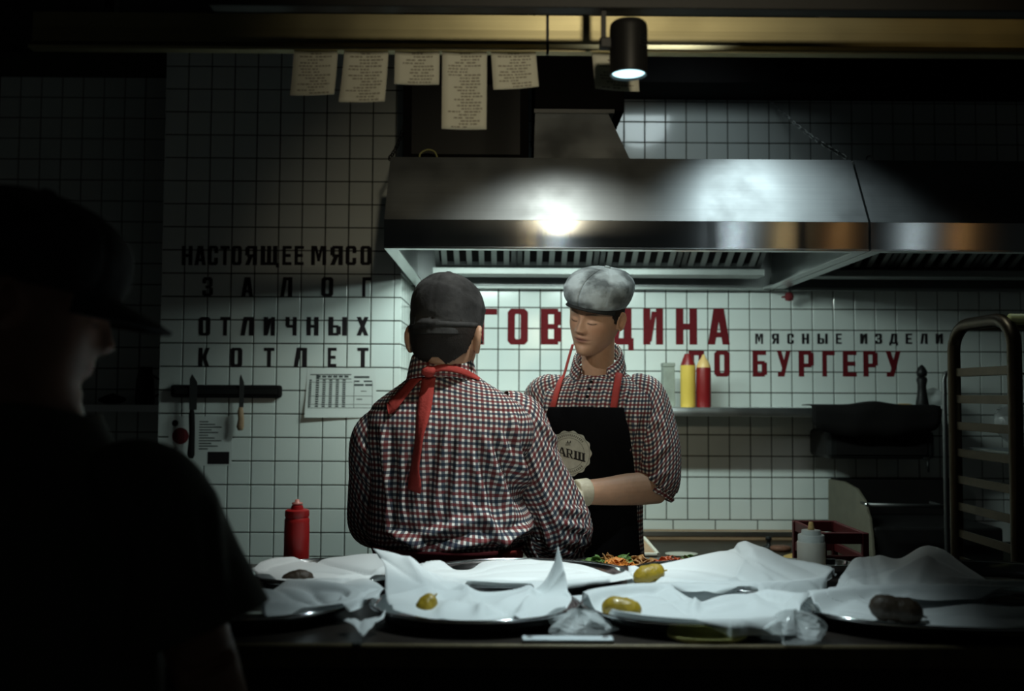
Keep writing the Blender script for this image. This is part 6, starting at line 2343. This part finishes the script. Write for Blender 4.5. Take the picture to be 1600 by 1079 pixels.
# ------------------------------------------------------------------ the dark figure at the near left
def waiter():
    psi = math.radians(-28)
    Yp = 1.16
    tc = at(34, 800, Yp)
    c = np.array([tc[0], Yp, 0.0])
    org = (c[0], c[1], 0.0)
    p = thing('person', org, 'shadowy person with a dark tee shirt and cap, standing close before the counter', 'person')
    keys = [(0.86, 0, 0, .165, .12, .12), (0.95, 0, 0, .168, .13, .12), (1.05, 0, 0, .175, .135, .12), (1.15, 0, 0, .18, .13, .12), (1.20, 0, 0, .186, .125, .12), (1.25, 0, 0, .184, .115, .112),
            (1.295, 0, 0, .164, .10, .10), (1.335, -.004, .008, .122, .085, .088), (1.37, -.006, .014, .09, .072, .075), (1.395, -.006, .02, .066, .062, .062)]
    T_ = Torso(keys, c, psi)
    hc = at(34, 474, 1.15)
    hR = rotz(math.radians(-68)) @ rotx(math.radians(-14))
    shR = at(236, 792, Yp - .02)
    elR = at(318, 1030, Yp - .02)
    wrR = elR + np.array([.02, .09, -.20])
    shL = c + rotz(psi) @ np.array([-.185, 0, 1.27])
    elL = c + rotz(psi) @ np.array([-.24, -.02, 1.0])
    wrL = elL + rotz(psi) @ np.array([.03, .08, -.21])
    b = MB()
    add_closed_grid(b, head_points() @ hR.T + hc)
    for s in (-1, 1):
        add_closed_grid(b, ear_points(s) @ hR.T + hc)
    nb = T_.pts([.96], np.array([[math.pi / 2, -math.pi / 2]]))[0].mean(0)
    hb = np.array([0, -.02, -.05]) @ hR.T + hc
    b.loft(catmull([nb - (0, 0, .08), nb, (nb + hb) / 2, hb, hb + (0, 0, .03)], 14), [.057] * 14, 24, up=(0, 1, 0))
    tt = np.linspace(0.02, .95, 36)
    ph = np.linspace(0, 2 * math.pi, 41)[None].repeat(36, 0)
    add_closed_grid(b, T_.pts(tt, ph, -.030)[:, ::-1])
    for sh, el, wr, th in ((shR, elR, wrR, 1), (shL, elL, wrL, -1)):
        b.loft(catmull([sh + (0, 0, .015), sh, (sh + el) / 2, el], 14), np.linspace(.050, .038, 14), 18, up=(0, 1, 0))
        b.loft(catmull([el, el * .7 + wr * .3, wr], 14), np.interp(np.linspace(0, 2, 14), range(3), [.039, .040, .027]), 18)
        hand(b, wr, unit(wr - el), (0, -.3, 1) if th > 0 else (0, -.3, 1), curl=.5, thumb_side=-th)
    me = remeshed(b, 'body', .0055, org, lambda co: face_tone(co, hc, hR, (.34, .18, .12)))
    link('body', me, 'skin', p)
    cap_mesh([(.0815, .103, 0, .020, .006), (.085, .107, 0, .036, .004), (.088, .110, 0, .066, 0), (.080, .100, -.002, .098, 0), (.058, .073, -.004, .120, 0), (.028, .036, -.006, .132, 0), (.003, .004, -.008, .135, 0)],
             hc, hR, p, org, 'cap_dark', brim=.07, brim_drop=.02, seed=9, crease=.002, arc=1.0)
    ph = np.linspace(math.pi / 2, math.pi / 2 + 2 * math.pi, 121)[None].repeat(90, 0)
    P = T_.pts(np.linspace(.03, .985, 90), ph, .004)
    P = push_folds(P, [(200, 760, 190, 1060, 14, .008), (235, 780, 240, 1070, 12, .008), (270, 800, 280, 1060, 12, .007), (120, 820, 130, 1070, 16, .006)], 71, .003, (12, 6))
    P[:, -1] = P[:, 0]
    sh = MB().grid(P).build('tee_shirt', 'tee', p, org, smooth=True)
    for sv, el, a in ((shR, elR, at(172, 766, Yp)), (shL, elL, None)):
        st = a if a is not None else sv + rotz(psi) @ np.array([.06, 0, .01])
        d = el - sv
        RR, _ = tube_cloth([st, sv * .8 + st * .2 + (0, 0, .004), sv + d * .25, sv + d * .55, sv + d * .80], [(.058, .062), (.070, .072), (.078, .078), (.086, .084), (.092, .088)], 80, (0, 1, 0), [(330, 760, 350, 960, 12, .006), (300, 800, 330, 980, 12, .006)] if a is not None else [], 72, 40, .003, k=60)
        so = MB().grid(RR).build('sleeve', 'tee', sh, org, smooth=True)
        s = so.modifiers.new('solid', 'SOLIDIFY')
        s.thickness = .002
    ccn = T_.pts([.955], np.array([[math.pi / 2, -math.pi / 2]]))[0].mean(0)
    q = np.linspace(0, 2 * math.pi, 49)
    MB().loft([ccn + rotz(psi) @ np.array([.068 * math.cos(a), .066 * math.sin(a), -.015 * math.sin(a)]) for a in q], [(.006, .010)] * 49, 10, caps=False).build('neckband', 'tee', sh, org, smooth=True)
    trousers(p, org, c, psi, .93, 1.2)
    return p


waiter()
